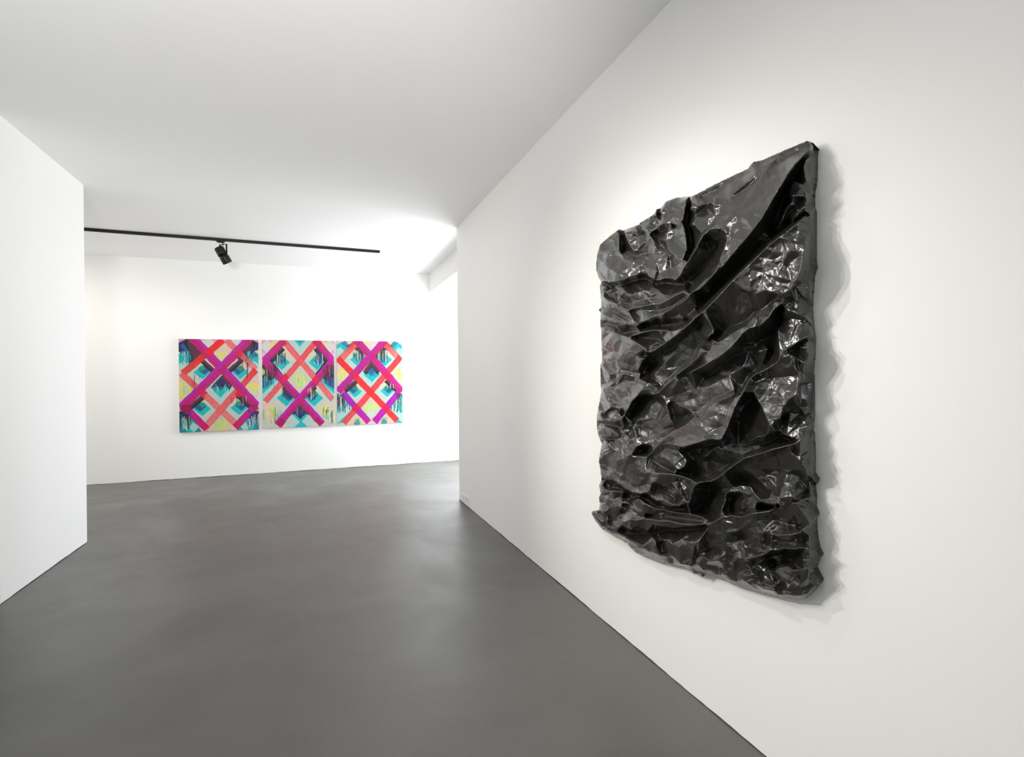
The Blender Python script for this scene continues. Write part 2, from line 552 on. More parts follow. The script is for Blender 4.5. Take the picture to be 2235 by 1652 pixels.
# long bright diagonal crease
R(T(SA, [(2012, 712, 4.5), (1960, 750, 8), (1900, 812, 10.5), (1830, 870, 12), (1760, 925, 13), (1640, 1012, 14.5), (1500, 1150, 15.5), (1350, 1290, 15.5), (1215, 1435, 15), (1130, 1530, 14.5)]))
R(T(SB, [(1050, 310, 14), (970, 380, 13.5), (885, 460, 13), (810, 525, 12.5), (745, 577, 12), (650, 635, 11), (570, 690, 10), (520, 725, 8)]))
R(T(SA, [(1990, 780, 5), (1985, 1000, 5), (1975, 1200, 5), (1970, 1350, 5), (1985, 1500, 4.5)]))
R(T(SA, [(1985, 250, 5), (1990, 400, 5), (1985, 560, 5), (1965, 690, 5)]))
R(T(SA, [(1945, 960, 10), (1945, 1050, 11), (1915, 1170, 12.2), (1895, 1290, 12.6), (1840, 1370, 12.6), (1790, 1450, 12.5), (1750, 1520, 12)]))
R(T(SA, [(1725, 1180, 12.2), (1800, 1250, 12.0), (1860, 1310, 12.2)]))
R(T(SA, [(1700, 1050, 13.2), (1810, 960, 12.2), (1880, 900, 11.0)]))
R(T(SA, [(1940, 1230, 8.5), (1900, 1350, 9.5), (1850, 1420, 9)]))
R(T(SA, [(1400, 1430, 14.6), (1500, 1470, 14.6), (1590, 1440, 14.3), (1600, 1370, 14.2)]))
R(T(SB, [(1250, 200, 13.2), (1380, 150, 13.0), (1480, 165, 13.2), (1600, 140, 13)]))
R(T(SB, [(1880, 0, 12.5), (1830, 110, 12.5), (1770, 190, 13), (1730, 255, 13)]))
R(T(SB, [(1700, 200, 11), (1600, 270, 10.5), (1510, 340, 10.5)]))
R(T(SB, [(1660, 250, 12.5), (1720, 180, 13)]))
# dark trough between the two folds
R(T(SB, [(1490, 330, 8), (1430, 400, 7), (1330, 440, 7), (1200, 480, 6), (1110, 560, 5), (990, 640, 4.5), (930, 740, 4), (780, 870, 3.5), (650, 1000, 4)]))
R(T(SB, [(1000, 430, 7), (850, 580, 5.5), (700, 680, 4), (600, 780, 3), (540, 870, 3)]))
R(T(SB, [(1130, 490, 12), (1060, 590, 12), (1000, 660, 12), (985, 735, 12), (900, 810, 11.5), (800, 880, 11), (700, 980, 9.5), (622, 1058, 7.5)]))
R(T(SB, [(1130, 500, 12.6), (1120, 600, 12.8), (1160, 630, 12.9), (1060, 690, 12.5), (1020, 770, 9.5), (950, 830, 9), (830, 920, 8.8)]))
R(T(SB, [(1730, 265, 12), (1660, 310, 13), (1600, 400, 13.5), (1530, 460, 13.8), (1440, 470, 14.5), (1370, 540, 14), (1290, 640, 13.8), (1180, 730, 13.5), (1050, 800, 13), (910, 870, 12), (820, 930, 11), (770, 1015, 9)]))
R(T(SB, [(1500, 360, 11.5), (1560, 380, 13), (1530, 460, 13.8)]))
R(T(SB, [(1500, 360, 12.6), (1400, 450, 12.8), (1290, 520, 12.8), (1170, 600, 13.0)]))
# deep black gorge below
R(T(SB, [(1720, 290, 5), (1700, 400, 3.5), (1680, 520, 2.5), (1640, 650, 2), (1600, 770, 2.5)]))
R(T(SB, [(1560, 560, 6), (1480, 660, 5), (1300, 720, 5), (1150, 840, 4.5), (1050, 910, 4.5)]))
R(T(SB, [(1400, 600, 6.6), (1530, 680, 7), (1610, 660, 7), (1560, 800, 4.5)]))
R(T(SB, [(1540, 830, 3), (1450, 870, 3), (1400, 960, 4), (1330, 1030, 5)]))
R(T(SB, [(1100, 1000, 6.5), (960, 1000, 7), (850, 1040, 7), (720, 1090, 6), (870, 1180, 7.5), (980, 1240, 7), (1110, 1130, 6.0)]))
R(T(SB, [(1390, 820, 6.5), (1250, 900, 6), (1130, 970, 6.4)]))
# right-hand pocket of facets
R(T(SB, [(1725, 280, 11), (1900, 210, 8), (1930, 190, 8)]))
R(T(SB, [(1730, 330, 9), (1820, 320, 10), (1870, 350, 10.5), (1930, 370, 9), (2005, 440, 4)]))
R(T(SB, [(1725, 370, 7), (1800, 380, 7.5), (1900, 395, 7.2), (1960, 420, 6)]))
R(T(SB, [(1695, 490, 11), (1705, 600, 11), (1715, 720, 11.5)]))
R(T(SB, [(1695, 490, 11), (1770, 530, 9.5), (1800, 600, 9.8), (1740, 700, 11)]))
R(T(SB, [(1720, 450, 8), (1830, 460, 8), (1930, 420, 7)]))
R(T(SB, [(1990, 530, 6), (1900, 580, 8.5), (1820, 640, 9.5), (1760, 690, 10)]))
R(T(SB, [(1990, 555, 4), (1900, 625, 5), (1810, 680, 6)]))
R(T(SB, [(1998, 560, 6), (1900, 635, 9), (1760, 725, 11), (1600, 830, 12), (1500, 880, 13), (1440, 925, 13.5), (1418, 975, 13), (1380, 1060, 12.5), (1330, 1160, 12.5), (1290, 1250, 12.8), (1265, 1330, 13), (1235, 1390, 13), (1200, 1465, 12.5)]))
R(T(SB, [(1950, 650, 9), (1900, 640, 9.5), (1980, 690, 8), (1930, 800, 8.5), (1905, 880, 8)]))
R(T(SB, [(1500, 905, 10), (1650, 915, 9.2), (1780, 900, 9), (1880, 890, 8.5)]))
R(T(SB, [(1425, 980, 13), (1470, 960, 12.4), (1510, 950, 11), (1460, 1000, 12), (1490, 1060, 11.5), (1540, 1150, 11), (1600, 1270, 11.5), (1640, 1340, 12), (1670, 1390, 12)]))
R(T(SB, [(1880, 960, 9.5), (1870, 1060, 11), (1800, 1100, 12), (1740, 1180, 12.5), (1720, 1275, 12.5), (1670, 1300, 11.5)]))
R(T(SB, [(1880, 1080, 9), (1810, 1200, 8), (1730, 1290, 5)]))
R(T(SB, [(1890, 960, 6), (1900, 1100, 5.5), (1880, 1240, 5), (1990, 1250, 4.5)]))
R(T(SB, [(1690, 1300, 7.5), (1780, 1295, 8), (1870, 1330, 8.5), (1900, 1450, 9.5), (1830, 1450, 10), (1740, 1410, 9.5), (1680, 1330, 9)]))
R(T(SB, [(1930, 1290, 7), (1960, 1340, 8), (1930, 1420, 8), (1990, 1330, 5)]))
R(T(SB, [(1320, 1230, 6), (1400, 1150, 4), (1480, 1080, 3.5), (1530, 1170, 4)]))
R(T(SB, [(1300, 1300, 4), (1400, 1300, 4), (1500, 1250, 4.5), (1450, 1400, 5)]))
R(T(SB, [(1640, 1400, 10), (1570, 1440, 9), (1520, 1435, 8.6), (1470, 1470, 8)]))
R(T(SB, [(1240, 1450, 4), (1300, 1500, 3), (1480, 1510, 3), (1620, 1480, 2.5), (1700, 1430, 2.5), (1830, 1470, 4)]))
# lower left bright sheet
R(T(SB, [(1335, 1040, 11.5), (1240, 1085, 11), (1130, 1135, 10.5), (1050, 1190, 10.4), (965, 1255, 10.4), (870, 1340, 10.2), (770, 1385, 9), (700, 1440, 9), (640, 1500, 9), (600, 1560, 8.5), (545, 1610, 8)]))
R(T(SB, [(1335, 1060, 10.5), (1250, 1200, 11), (1230, 1330, 12)]))
R(T(SB, [(1190, 1470, 13), (1100, 1460, 12.6), (1000, 1490, 12.6), (860, 1530, 12), (800, 1510, 10.5), (790, 1440, 9.5)]))
R(T(SB, [(1200, 1490, 5), (1100, 1500, 5), (980, 1530, 5), (850, 1560, 4.5)]))
R(T(SB, [(1050, 1250, 10.9), (950, 1340, 11.2), (880, 1420, 11.4)]))
R(T(SB, [(1310, 1025, 6.5), (1220, 1065, 6.4), (1110, 1110, 6.2), (1030, 1165, 6.2), (940, 1230, 6.2), (850, 1310, 6.4), (760, 1355, 6.5)]))
# round dark pocket
R(T(SB, [(340, 1240, 11), (375, 1190, 11.5), (410, 1120, 11.8), (450, 1080, 11), (490, 1062, 9.5), (550, 1055, 8.5), (618, 1062, 8)]))
R(T(SB, [(370, 1230, 4.5), (430, 1130, 4), (520, 1085, 4), (620, 1100, 4), (690, 1180, 4)]))
R(T(SB, [(700, 1110, 7), (720, 1200, 8.5), (750, 1290, 8.5), (795, 1375, 8.5)]))
R(T(SB, [(700, 1150, 4), (760, 1180, 5), (790, 1300, 5), (900, 1240, 5)]))
R(T(SB, [(430, 1300, 6), (520, 1250, 5.2), (640, 1300, 5.4), (700, 1380, 6)]))
R(T(SB, [(470, 1420, 7), (560, 1440, 7), (640, 1420, 7), (500, 1500, 8.2), (600, 1510, 8)]))
R(T(SB, [(480, 1560, 4), (540, 1560, 3.5)]))
# sheet left of the pocket
R(T(SB, [(150, 1015, 7), (250, 955, 7.5), (300, 890, 8), (345, 880, 8.5), (430, 905, 9), (522, 950, 10)]))
R(T(SB, [(260, 990, 6.5), (330, 930, 6.5), (420, 945, 8)]))
R(T(SB, [(522, 955, 10), (500, 1010, 10.6), (410, 1110, 11.8)]))
R(T(SB, [(170, 1080, 8), (230, 1170, 10), (300, 1190, 10.5), (370, 1150, 11)]))
R(T(SB, [(310, 1195, 6), (330, 1230, 5.5), (350, 1330, 5), (345, 1390, 6), (320, 1270, 9)]))
R(T(SB, [(180, 1090, 9), (250, 1170, 8.5), (310, 1260, 8)]))
R(T(SB, [(345, 1255, 9.5), (400, 1310, 9.5), (430, 1390, 9), (455, 1470, 9)]))
R(T(SB, [(390, 1420, 4.5), (410, 1350, 5)]))
R(T(SB, [(150, 1180, 5.5), (160, 1250, 5.5)]))
R(T(SB, [(120, 1240, 8), (150, 1280, 8.5), (250, 1310, 9), (300, 1300, 8)]))
R(T(SB, [(130, 1310, 4.5), (230, 1330, 5), (300, 1350, 5.5), (310, 1400, 6)]))
R(T(SB, [(110, 1390, 7), (160, 1350, 7.5), (230, 1380, 9), (290, 1430, 9.5), (150, 1440, 8)]))
R(T(SB, [(160, 1460, 6), (260, 1450, 6.5), (320, 1430, 7)]))
R(T(SB, [(180, 1480, 8.5), (220, 1540, 9), (320, 1595, 9.5), (300, 1520, 8)]))
R(T(SB, [(380, 1440, 9.5), (450, 1520, 9.8), (400, 1600, 9.5), (350, 1480, 8)]))
R(T(SB, [(560, 1570, 6.8), (640, 1600, 7.5), (700, 1540, 8)]))
R(T(SB, [(820, 1560, 8.5), (860, 1610, 8.6)]))
# dark folds of the upper left
R(T(SB, [(135, 480, 7), (210, 500, 8), (330, 535, 9), (420, 580, 10.5), (500, 635, 11.5), (545, 700, 12), (500, 760, 11)]))
R(T(SB, [(130, 620, 6), (250, 700, 7.5), (350, 730, 9), (430, 720, 10)]))
R(T(SB, [(150, 780, 5.5), (260, 830, 7), (370, 860, 8), (480, 870, 8)]))
R(T(SB, [(540, 800, 3), (500, 880, 4)]))
R(T(SB, [(150, 800, 6.5), (200, 880, 7.5), (230, 950, 7)]))
R(T(SB, [(135, 840, 3.5), (160, 930, 4), (200, 980, 5)]))
R(T(SB, [(270, 880, 8), (290, 920, 7.5)]))
R(T(SB, [(350, 545, 8), (430, 535, 9.5), (500, 510, 10.3), (600, 487, 10.8), (700, 490, 11), (760, 500, 11.2), (820, 480, 12), (880, 460, 12.5)]))
R(T(SB, [(400, 560, 5), (500, 560, 5), (620, 560, 6), (700, 610, 7), (600, 640, 8)]))
R(T(SB, [(690, 540, 9.5), (650, 590, 8.6), (560, 640, 9)]))
R(T(SB, [(470, 460, 4), (560, 455, 3.5), (680, 450, 3.5), (800, 440, 4), (900, 400, 5)]))
R(T(SB, [(120, 325, 7.5), (200, 375, 8.5), (270, 420, 9.5), (350, 440, 9.7), (440, 440, 9.5), (480, 520, 8)]))
R(T(SB, [(180, 430, 4), (260, 450, 5), (320, 520, 5), (420, 500, 6), (380, 460, 7.5)]))
R(T(SB, [(130, 175, 7), (170, 210, 8.5), (240, 240, 9.5), (310, 270, 9.8), (370, 325, 10), (420, 400, 10), (470, 440, 9.8)]))
R(T(SB, [(140, 290, 5), (200, 300, 6), (300, 360, 7), (400, 410, 9)]))
R(T(SB, [(150, 330, 6), (260, 350, 8), (340, 400, 9.5)]))
R(T(SB, [(380, 305, 9.8), (450, 280, 10), (560, 265, 10.3), (650, 258, 10.5), (720, 220, 10.8), (790, 180, 11), (865, 150, 11), (875, 100, 9)]))
R(T(SB, [(220, 200, 4), (300, 250, 5), (400, 260, 6), (500, 220, 6), (600, 200, 8.5), (640, 220, 9.5)]))
R(T(SB, [(600, 110, 8), (590, 160, 9), (570, 250, 10)]))
R(T(SB, [(640, 130, 8), (670, 170, 9.6), (720, 190, 9.8), (850, 130, 10)]))
R(T(SB, [(350, 100, 4.5), (350, 150, 7), (380, 190, 7.4), (500, 140, 6)]))
R(T(SB, [(130, 90, 5), (180, 105, 5), (170, 150, 4), (130, 140, 5)]))
R(T(SB, [(200, 100, 2.5), (240, 150, 2.5), (190, 190, 4)]))
R(T(SB, [(390, 340, 7), (470, 310, 8), (560, 315, 8.6), (640, 320, 8.4), (760, 280, 8.8), (880, 200, 9)]))
R(T(SB, [(400, 330, 7), (440, 390, 8), (480, 430, 8.6), (540, 400, 10.4), (620, 350, 10.5), (700, 330, 10.6), (800, 270, 11.5), (880, 215, 12), (940, 155, 12.5), (1000, 130, 12.8), (1060, 70, 13), (1110, 20, 13)]))
R(T(SB, [(580, 420, 9), (600, 380, 10.2), (670, 370, 10.3), (680, 420, 8.5)]))
R(T(SB, [(960, 160, 10), (1080, 150, 8), (1150, 60, 7)]))
R(T(SB, [(800, 300, 9.5), (850, 400, 7), (930, 330, 7), (1050, 230, 7)]))
# lobe and crumple of the upper left
R(T(SA, [(110, 1330, 7), (160, 1345, 9), (210, 1358, 10), (290, 1358, 10.5), (350, 1340, 10.5), (400, 1318, 10), (450, 1305, 9.6), (500, 1270, 9)]))
R(T(SA, [(105, 1350, 3), (200, 1395, 2.5), (320, 1385, 2.5), (450, 1340, 3), (520, 1330, 3), (620, 1375, 3), (700, 1370, 3), (820, 1380, 3), (900, 1400, 4)]))
R(T(SA, [(520, 1265, 8.5), (560, 1315, 9.5), (630, 1350, 10.5), (660, 1350, 10.6), (700, 1330, 10.5), (770, 1335, 10.5), (790, 1355, 10.6), (825, 1315, 11)]))
R(T(SA, [(120, 1090, 6), (180, 1110, 7), (250, 1000, 7), (290, 960, 7.5)]))
R(T(SA, [(290, 900, 7), (295, 1000, 9), (290, 1080, 9.5), (330, 1140, 9.5), (370, 1180, 9.3), (450, 1170, 9.2), (560, 1130, 9), (620, 1100, 9.6)]))
R(T(SA, [(305, 930, 3), (310, 1040, 3), (320, 1110, 4.5)]))
R(T(SA, [(330, 920, 4), (350, 1040, 5), (400, 1120, 6.5), (450, 1140, 7), (540, 1110, 7)]))
R(T(SA, [(340, 930, 8), (360, 1000, 8), (400, 1050, 8.6), (430, 1090, 8.8), (440, 1040, 7)]))
R(T(SA, [(380, 890, 7), (400, 940, 8), (430, 920, 8), (470, 960, 8), (470, 1020, 8.2), (440, 960, 6.5)]))
R(T(SA, [(470, 850, 4), (480, 900, 4), (485, 940, 4.5)]))
R(T(SA, [(500, 900, 7), (540, 880, 8), (560, 940, 8.6), (600, 1010, 10.5), (625, 1100, 10), (630, 1180, 10.3), (645, 1270, 10.8), (650, 1345, 10.6)]))
R(T(SA, [(560, 930, 6), (590, 960, 7.5), (560, 1020, 8), (520, 980, 7), (510, 930, 6.5)]))
R(T(SA, [(480, 1040, 8.6), (460, 1080, 7.6), (500, 1060, 6.8)]))
R(T(SA, [(590, 912, 9), (640, 870, 9.5), (690, 838, 9.5), (730, 815, 9)]))
R(T(SA, [(600, 930, 5), (660, 920, 6), (700, 900, 6.5)]))
R(T(SA, [(620, 740, 7), (630, 800, 5), (600, 860, 5), (560, 800, 6)]))
R(T(SA, [(640, 740, 4), (640, 790, 3.5), (620, 850, 4)]))
R(T(SA, [(665, 750, 8.5), (690, 790, 8), (650, 840, 8)]))
R(T(SA, [(690, 700, 7), (740, 680, 8), (790, 700, 8.5), (860, 640, 8)]))
R(T(SA, [(710, 740, 7.5), (760, 780, 9), (780, 740, 8)]))
R(T(SA, [(720, 805, 8.5), (750, 860, 9), (775, 870, 6), (800, 860, 8.5), (850, 835, 9.5)]))
R(T(SA, [(890, 625, 9), (880, 700, 10), (865, 770, 10.5), (850, 840, 11), (870, 900, 11), (885, 1000, 11.5), (890, 1080, 11.5), (850, 1185, 12)]))
R(T(SA, [(905, 640, 4), (900, 740, 4), (880, 820, 4), (910, 900, 3.5), (925, 1000, 3), (930, 1070, 4), (890, 1150, 5)]))
R(T(SA, [(745, 870, 7), (710, 930, 9), (705, 1000, 10), (740, 1080, 11), (800, 1150, 11.5), (850, 1185, 12)]))
R(T(SA, [(770, 900, 7.8), (760, 980, 8.8), (800, 1030, 10)]))
R(T(SA, [(640, 1000, 7.8), (690, 1060, 7), (740, 1130, 7.5), (750, 1230, 8)]))
R(T(SA, [(660, 1100, 9), (690, 1180, 9.5), (720, 1150, 9), (700, 1250, 9.8)]))
R(T(SA, [(825, 1320, 11), (870, 1240, 12), (930, 1130, 12.8), (980, 1050, 13.2), (1040, 945, 13.5), (1110, 880, 12.5), (1190, 890, 13.5)]))
R(T(SA, [(900, 880, 8), (960, 870, 9), (1030, 930, 11)]))
R(T(SA, [(870, 800, 8), (930, 700, 9), (975, 790, 9), (920, 870, 9.5)]))
R(T(SA, [(925, 640, 8), (940, 700, 8.5), (1010, 690, 8.5)]))
R(T(SA, [(940, 900, 7), (950, 980, 6.5), (960, 1050, 8)]))
R(T(SA, [(1050, 980, 9), (1170, 990, 8.5), (1190, 900, 12.0)]))
R(T(SA, [(1060, 1010, 7), (1160, 1040, 6.5), (1100, 1150, 5.5), (980, 1280, 5), (880, 1360, 5)]))
R(T(SA, [(1215, 885, 13.5), (1255, 960, 13.5), (1230, 1040, 13), (1200, 1120, 12.6), (1170, 1200, 12.6), (1155, 1265, 12.5)]))
R(T(SA, [(1195, 1000, 9), (1180, 1090, 8), (1110, 1180, 8), (1050, 1290, 7.5), (960, 1390, 8)]))
# lower part
R(T(SC, [(2000, -28, 5), (1930, -5, 8.5), (1860, 27, 11), (1760, 55, 12.2), (1640, 85, 12.8), (1520, 125, 13.2), (1400, 160, 13.5), (1330, 205, 13.2), (1270, 250, 13), (1180, 325, 13), (1110, 365, 12.8), (1050, 372, 12.6), (980, 380, 12.4)]))
R(T(SC, [(1840, 0, 5), (1640, 55, 4), (1450, 110, 3.5), (1300, 190, 2.5), (1180, 270, 2), (1060, 330, 1.5), (900, 310, 2), (820, 285, 4)]))
R(T(SC, [(900, 120, 5), (1020, 70, 4), (950, 200, 2), (1100, 180, 3)]))
R(T(SC, [(1060, 150, 6), (1130, 80, 7), (1200, 20, 6)]))
R(T(SC, [(820, 100, 8.5), (860, 140, 8), (890, 190, 8), (870, 240, 8.5), (810, 285, 9)]))
R(T(SC, [(600, 130, 8.5), (700, 160, 9), (760, 210, 9.5), (820, 280, 9.5)]))
R(T(SC, [(530, 150, 8), (640, 50, 9), (780, 30, 9)]))
R(T(SC, [(560, 160, 6), (660, 230, 5), (760, 285, 5)]))
R(T(SC, [(980, 380, 12), (925, 350, 11.5), (860, 325, 11), (780, 305, 11), (700, 297, 10.5), (600, 297, 10), (500, 290, 9.5), (400, 295, 9), (330, 290, 9), (270, 270, 8.5), (235, 290, 8), (190, 320, 8)]))
R(T(SC, [(980, 385, 12), (955, 410, 11.5), (935, 470, 11), (920, 530, 10.8), (900, 590, 10.5)]))
R(T(SC, [(780, 310, 11), (770, 380, 10), (800, 440, 10.5), (850, 510, 11), (895, 560, 10.5)]))
R(T(SC, [(860, 370, 8.5), (900, 440, 8), (895, 520, 8.5)]))
R(T(SC, [(560, 320, 9), (600, 370, 11), (680, 390, 10), (760, 370, 9.5)]))
R(T(SC, [(200, 325, 8), (270, 370, 9), (350, 440, 9.8), (420, 470, 10), (480, 480, 10.2), (540, 470, 10), (580, 420, 9.5), (550, 340, 9)]))
R(T(SC, [(340, 370, 8.4), (400, 400, 9.2), (460, 450, 9.5), (520, 400, 9)]))
R(T(SC, [(600, 420, 6), (700, 430, 5.5), (760, 440, 6), (820, 520, 5)]))
R(T(SC, [(560, 500, 8.8), (630, 545, 9.6), (680, 530, 9.8), (760, 570, 10.5), (820, 585, 10.5), (760, 595, 10.2), (690, 575, 10)]))
R(T(SC, [(165, 360, 4), (200, 410, 2.5), (290, 430, 2.5), (420, 490, 2.5), (540, 530, 2), (620, 590, 2), (760, 615, 3), (880, 620, 4)]))
R(T(SC, [(140, 400, 7), (165, 440, 7.5), (195, 460, 8.5), (260, 455, 8.8), (330, 460, 8.8), (440, 490, 9), (470, 520, 9), (540, 570, 9), (600, 600, 8.8), (700, 620, 8.5), (780, 640, 9), (850, 650, 9), (950, 665, 9.4), (1050, 690, 9.6), (1120, 720, 9.8)]))
R(T(SC, [(200, 480, 6), (260, 540, 6.5), (300, 610, 8), (320, 560, 7), (300, 500, 6)]))
R(T(SC, [(350, 580, 5), (400, 560, 6), (470, 590, 8), (500, 640, 9)]))
R(T(SC, [(350, 610, 7), (380, 680, 9), (480, 690, 9)]))
R(T(SC, [(450, 530, 8.5), (500, 600, 9.5), (520, 680, 9)]))
R(T(SC, [(590, 660, 6.5), (640, 650, 6.5), (690, 640, 6), (650, 690, 7)]))
R(T(SC, [(170, 560, 6), (210, 640, 6.5), (200, 740, 6), (270, 700, 7.5), (310, 640, 6)]))
R(T(SC, [(120, 560, 6), (160, 640, 8), (190, 700, 8), (195, 780, 7), (140, 700, 6.5)]))
R(T(SC, [(70, 650, 7), (95, 700, 7.5), (130, 740, 7)]))
R(T(SC, [(285, 785, 8.5), (340, 730, 9.5), (390, 695, 10), (440, 715, 10.2), (500, 700, 10.4), (560, 700, 10.8), (640, 715, 11), (740, 715, 11.2), (850, 745, 11.4), (960, 750, 11.4), (1060, 750, 11.4), (1100, 730, 11.4)]))
R(T(SC, [(540, 680, 5.5), (700, 680, 5.5), (860, 700, 7), (1000, 720, 8.5)]))
R(T(SC, [(400, 790, 8.5), (440, 740, 9.5), (560, 720, 9.8), (650, 760, 10.6), (760, 780, 11), (880, 765, 11), (1000, 758, 11)]))
R(T(SC, [(300, 810, 4), (420, 830, 3), (520, 830, 2.5), (620, 830, 3.5), (700, 800, 3.5), (820, 800, 4), (960, 790, 4.5), (1070, 780, 6)]))
R(T(SC, [(120, 745, 7), (160, 798, 6.5), (230, 795, 6.5), (290, 830, 7), (380, 885, 7.5), (500, 945, 7.5), (600, 1000, 7.5), (660, 1015, 7.5), (730, 1030, 7)]))
R(T(SC, [(200, 815, 5), (330, 880, 5), (450, 965, 5), (600, 1030, 5), (760, 1075, 5)]))
R(T(SC, [(500, 780, 7), (570, 840, 9), (610, 900, 10), (620, 960, 9.5), (650, 1005, 8)]))
R(T(SC, [(640, 840, 6.5), (650, 900, 7), (660, 980, 6.5)]))
R(T(SC, [(690, 890, 10), (700, 950, 9), (750, 1010, 8.5), (800, 1060, 8), (850, 1120, 7), (880, 1140, 6)]))
R(T(SC, [(670, 920, 6), (690, 1000, 5.5)]))
R(T(SC, [(720, 850, 6), (740, 830, 6.5), (730, 880, 9), (760, 930, 10.5), (820, 960, 11), (870, 990, 10.5), (920, 950, 10), (880, 900, 8)]))
R(T(SC, [(760, 960, 9.5), (840, 1060, 9), (900, 1060, 8)]))
R(T(SC, [(1130, 720, 11.6), (1080, 770, 11.4), (1040, 840, 11.2), (1000, 890, 11), (955, 950, 11), (945, 1010, 10), (940, 1060, 9), (880, 1105, 8)]))
R(T(SC, [(970, 960, 8.6), (965, 1040, 8), (930, 1100, 7)]))
R(T(SC, [(1850, 540, 7.5), (1945, 525, 7), (2025, 515, 4)]))
R(T(SC, [(1860, 555, 9), (1780, 575, 9.6), (1690, 600, 10), (1620, 628, 10.6), (1550, 640, 11), (1480, 650, 11.4), (1430, 665, 11.6), (1370, 685, 11.6), (1290, 665, 11.4), (1200, 690, 11.6), (1130, 720, 11.8)]))
R(T(SC, [(1080, 390, 3), (1100, 480, 2), (1080, 600, 1.5), (1020, 560, 1.5), (980, 620, 2), (1120, 660, 3)]))
R(T(SC, [(1130, 410, 7), (1200, 440, 8), (1245, 475, 9.5), (1230, 560, 9.5), (1200, 620, 9.5), (1150, 690, 9)]))
R(T(SC, [(1270, 500, 4.5), (1260, 620, 5), (1300, 650, 6), (1400, 640, 6)]))
R(T(SC, [(1340, 520, 5), (1370, 590, 8), (1400, 640, 8)]))
R(T(SC, [(1380, 560, 8), (1420, 510, 8.6), (1490, 500, 9.5), (1515, 540, 9.5), (1500, 610, 9), (1420, 600, 7)]))
R(T(SC, [(1260, 455, 9.5), (1310, 415, 9), (1380, 400, 9), (1460, 415, 9.5), (1490, 470, 10), (1510, 495, 10), (1560, 555, 10)]))
R(T(SC, [(1270, 465, 9.5), (1350, 460, 9.2), (1440, 490, 9.6)]))
R(T(SC, [(1280, 430, 6), (1360, 385, 5), (1480, 395, 5.5), (1540, 470, 6.5), (1590, 450, 6)]))
R(T(SC, [(1685, 350, 7), (1660, 420, 8.5), (1630, 490, 9.5), (1600, 555, 10.4)]))
R(T(SC, [(1685, 350, 7), (1720, 430, 9), (1780, 490, 9.8), (1850, 525, 10)]))
R(T(SC, [(1690, 420, 8.2), (1700, 570, 10.6)]))
R(T(SC, [(1560, 560, 10), (1620, 570, 10.6), (1700, 582, 10.8), (1780, 570, 10.4)]))
R(T(SC, [(1530, 590, 2.5), (1600, 605, 2), (1680, 595, 3), (1760, 575, 6)]))
R(T(SC, [(1560, 180, 11), (1700, 130, 10), (1780, 80, 11)]))
R(T(SC, [(1500, 320, 7.5), (1640, 310, 7), (1800, 300, 7), (1920, 330, 6)]))
R(T(SC, [(1790, 80, 11), (1860, 150, 10.6), (1900, 200, 10), (1945, 250, 9), (1955, 350, 7)]))
R(T(SC, [(1850, 110, 9), (1920, 150, 10), (2000, 155, 6)]))
R(T(SC, [(1980, 0, 5.5), (1995, 150, 4.5), (1985, 260, 5), (1990, 480, 4.5)]))
R(T(SC, [(1955, 350, 6), (1970, 400, 4), (1960, 460, 3), (1940, 510, 4.5)]))
R(T(SC, [(1985, 345, 7), (2015, 350, 6)]))
R(T(SC, [(1400, 700, 10.4), (1480, 740, 10), (1500, 765, 10.2), (1540, 880, 9.8), (1580, 1000, 9.6)]))
R(T(SC, [(1180, 740, 10.6), (1220, 830, 9.6), (1240, 900, 9), (1240, 1000, 8.6), (1255, 1080, 8)]))
R(T(SC, [(1290, 720, 10.8), (1260, 780, 10), (1250, 850, 9.2)]))
R(T(SC, [(1080, 850, 9), (1130, 950, 7), (1080, 960, 6.8)]))
R(T(SC, [(1360, 780, 8), (1380, 880, 6.6), (1420, 960, 6.8), (1500, 950, 7.2)]))
R(T(SC, [(1560, 700, 9.6), (1700, 720, 8), (1820, 760, 7), (1900, 780, 5.5)]))
R(T(SC, [(1560, 780, 9.4), (1620, 900, 9)]))
R(T(SC, [(2030, 695, 4.5), (1980, 745, 7.5), (1930, 785, 9.5), (1890, 820, 10.8), (1820, 840, 11.2), (1740, 850, 11), (1650, 845, 11), (1640, 900, 11.4), (1620, 990, 11.4)]))
R(T(SC, [(1660, 860, 9), (1700, 890, 9.5), (1720, 920, 9.6), (1680, 960, 10.2)]))
R(T(SC, [(1760, 900, 8.8), (1740, 870, 10), (1710, 940, 8.4)]))
R(T(SC, [(1880, 860, 8.5), (1800, 920, 9), (1880, 960, 9.4)]))
R(T(SC, [(1985, 780, 6), (1980, 870, 5.5), (1990, 960, 5), (1900, 880, 6.5)]))
R(T(SC, [(950, 1010, 8.2), (990, 990, 8.2), (1060, 1050, 10), (1110, 1075, 10.5), (1180, 1060, 9.6), (1210, 1110, 8)]))
R(T(SC, [(1260, 1050, 8), (1300, 1080, 10), (1350, 1060, 9.4), (1400, 1050, 10.4), (1460, 1050, 10), (1540, 1030, 10.6), (1600, 1010, 10.6)]))
R(T(SC, [(1360, 990, 8), (1400, 1000, 8.6), (1500, 1000, 8.8)]))
R(T(SC, [(920, 1115, 7), (980, 1105, 7.4), (1090, 1105, 7), (1200, 1140, 6), (1220, 1190, 7), (1330, 1160, 6.5), (1410, 1260, 6.4), (1460, 1290, 6)]))
R(T(SC, [(1000, 1160, 5), (1100, 1170, 4.5), (1250, 1230, 4.5), (1400, 1290, 4)]))
R(T(SC, [(1630, 985, 10.6), (1720, 975, 10.6), (1840, 965, 10.6), (1900, 960, 10), (1960, 965, 9), (2035, 1000, 5)]))
R(T(SC, [(1560, 1060, 5), (1620, 1030, 3.5), (1720, 1010, 2.5), (1820, 1010, 2.5), (1890, 1020, 4)]))
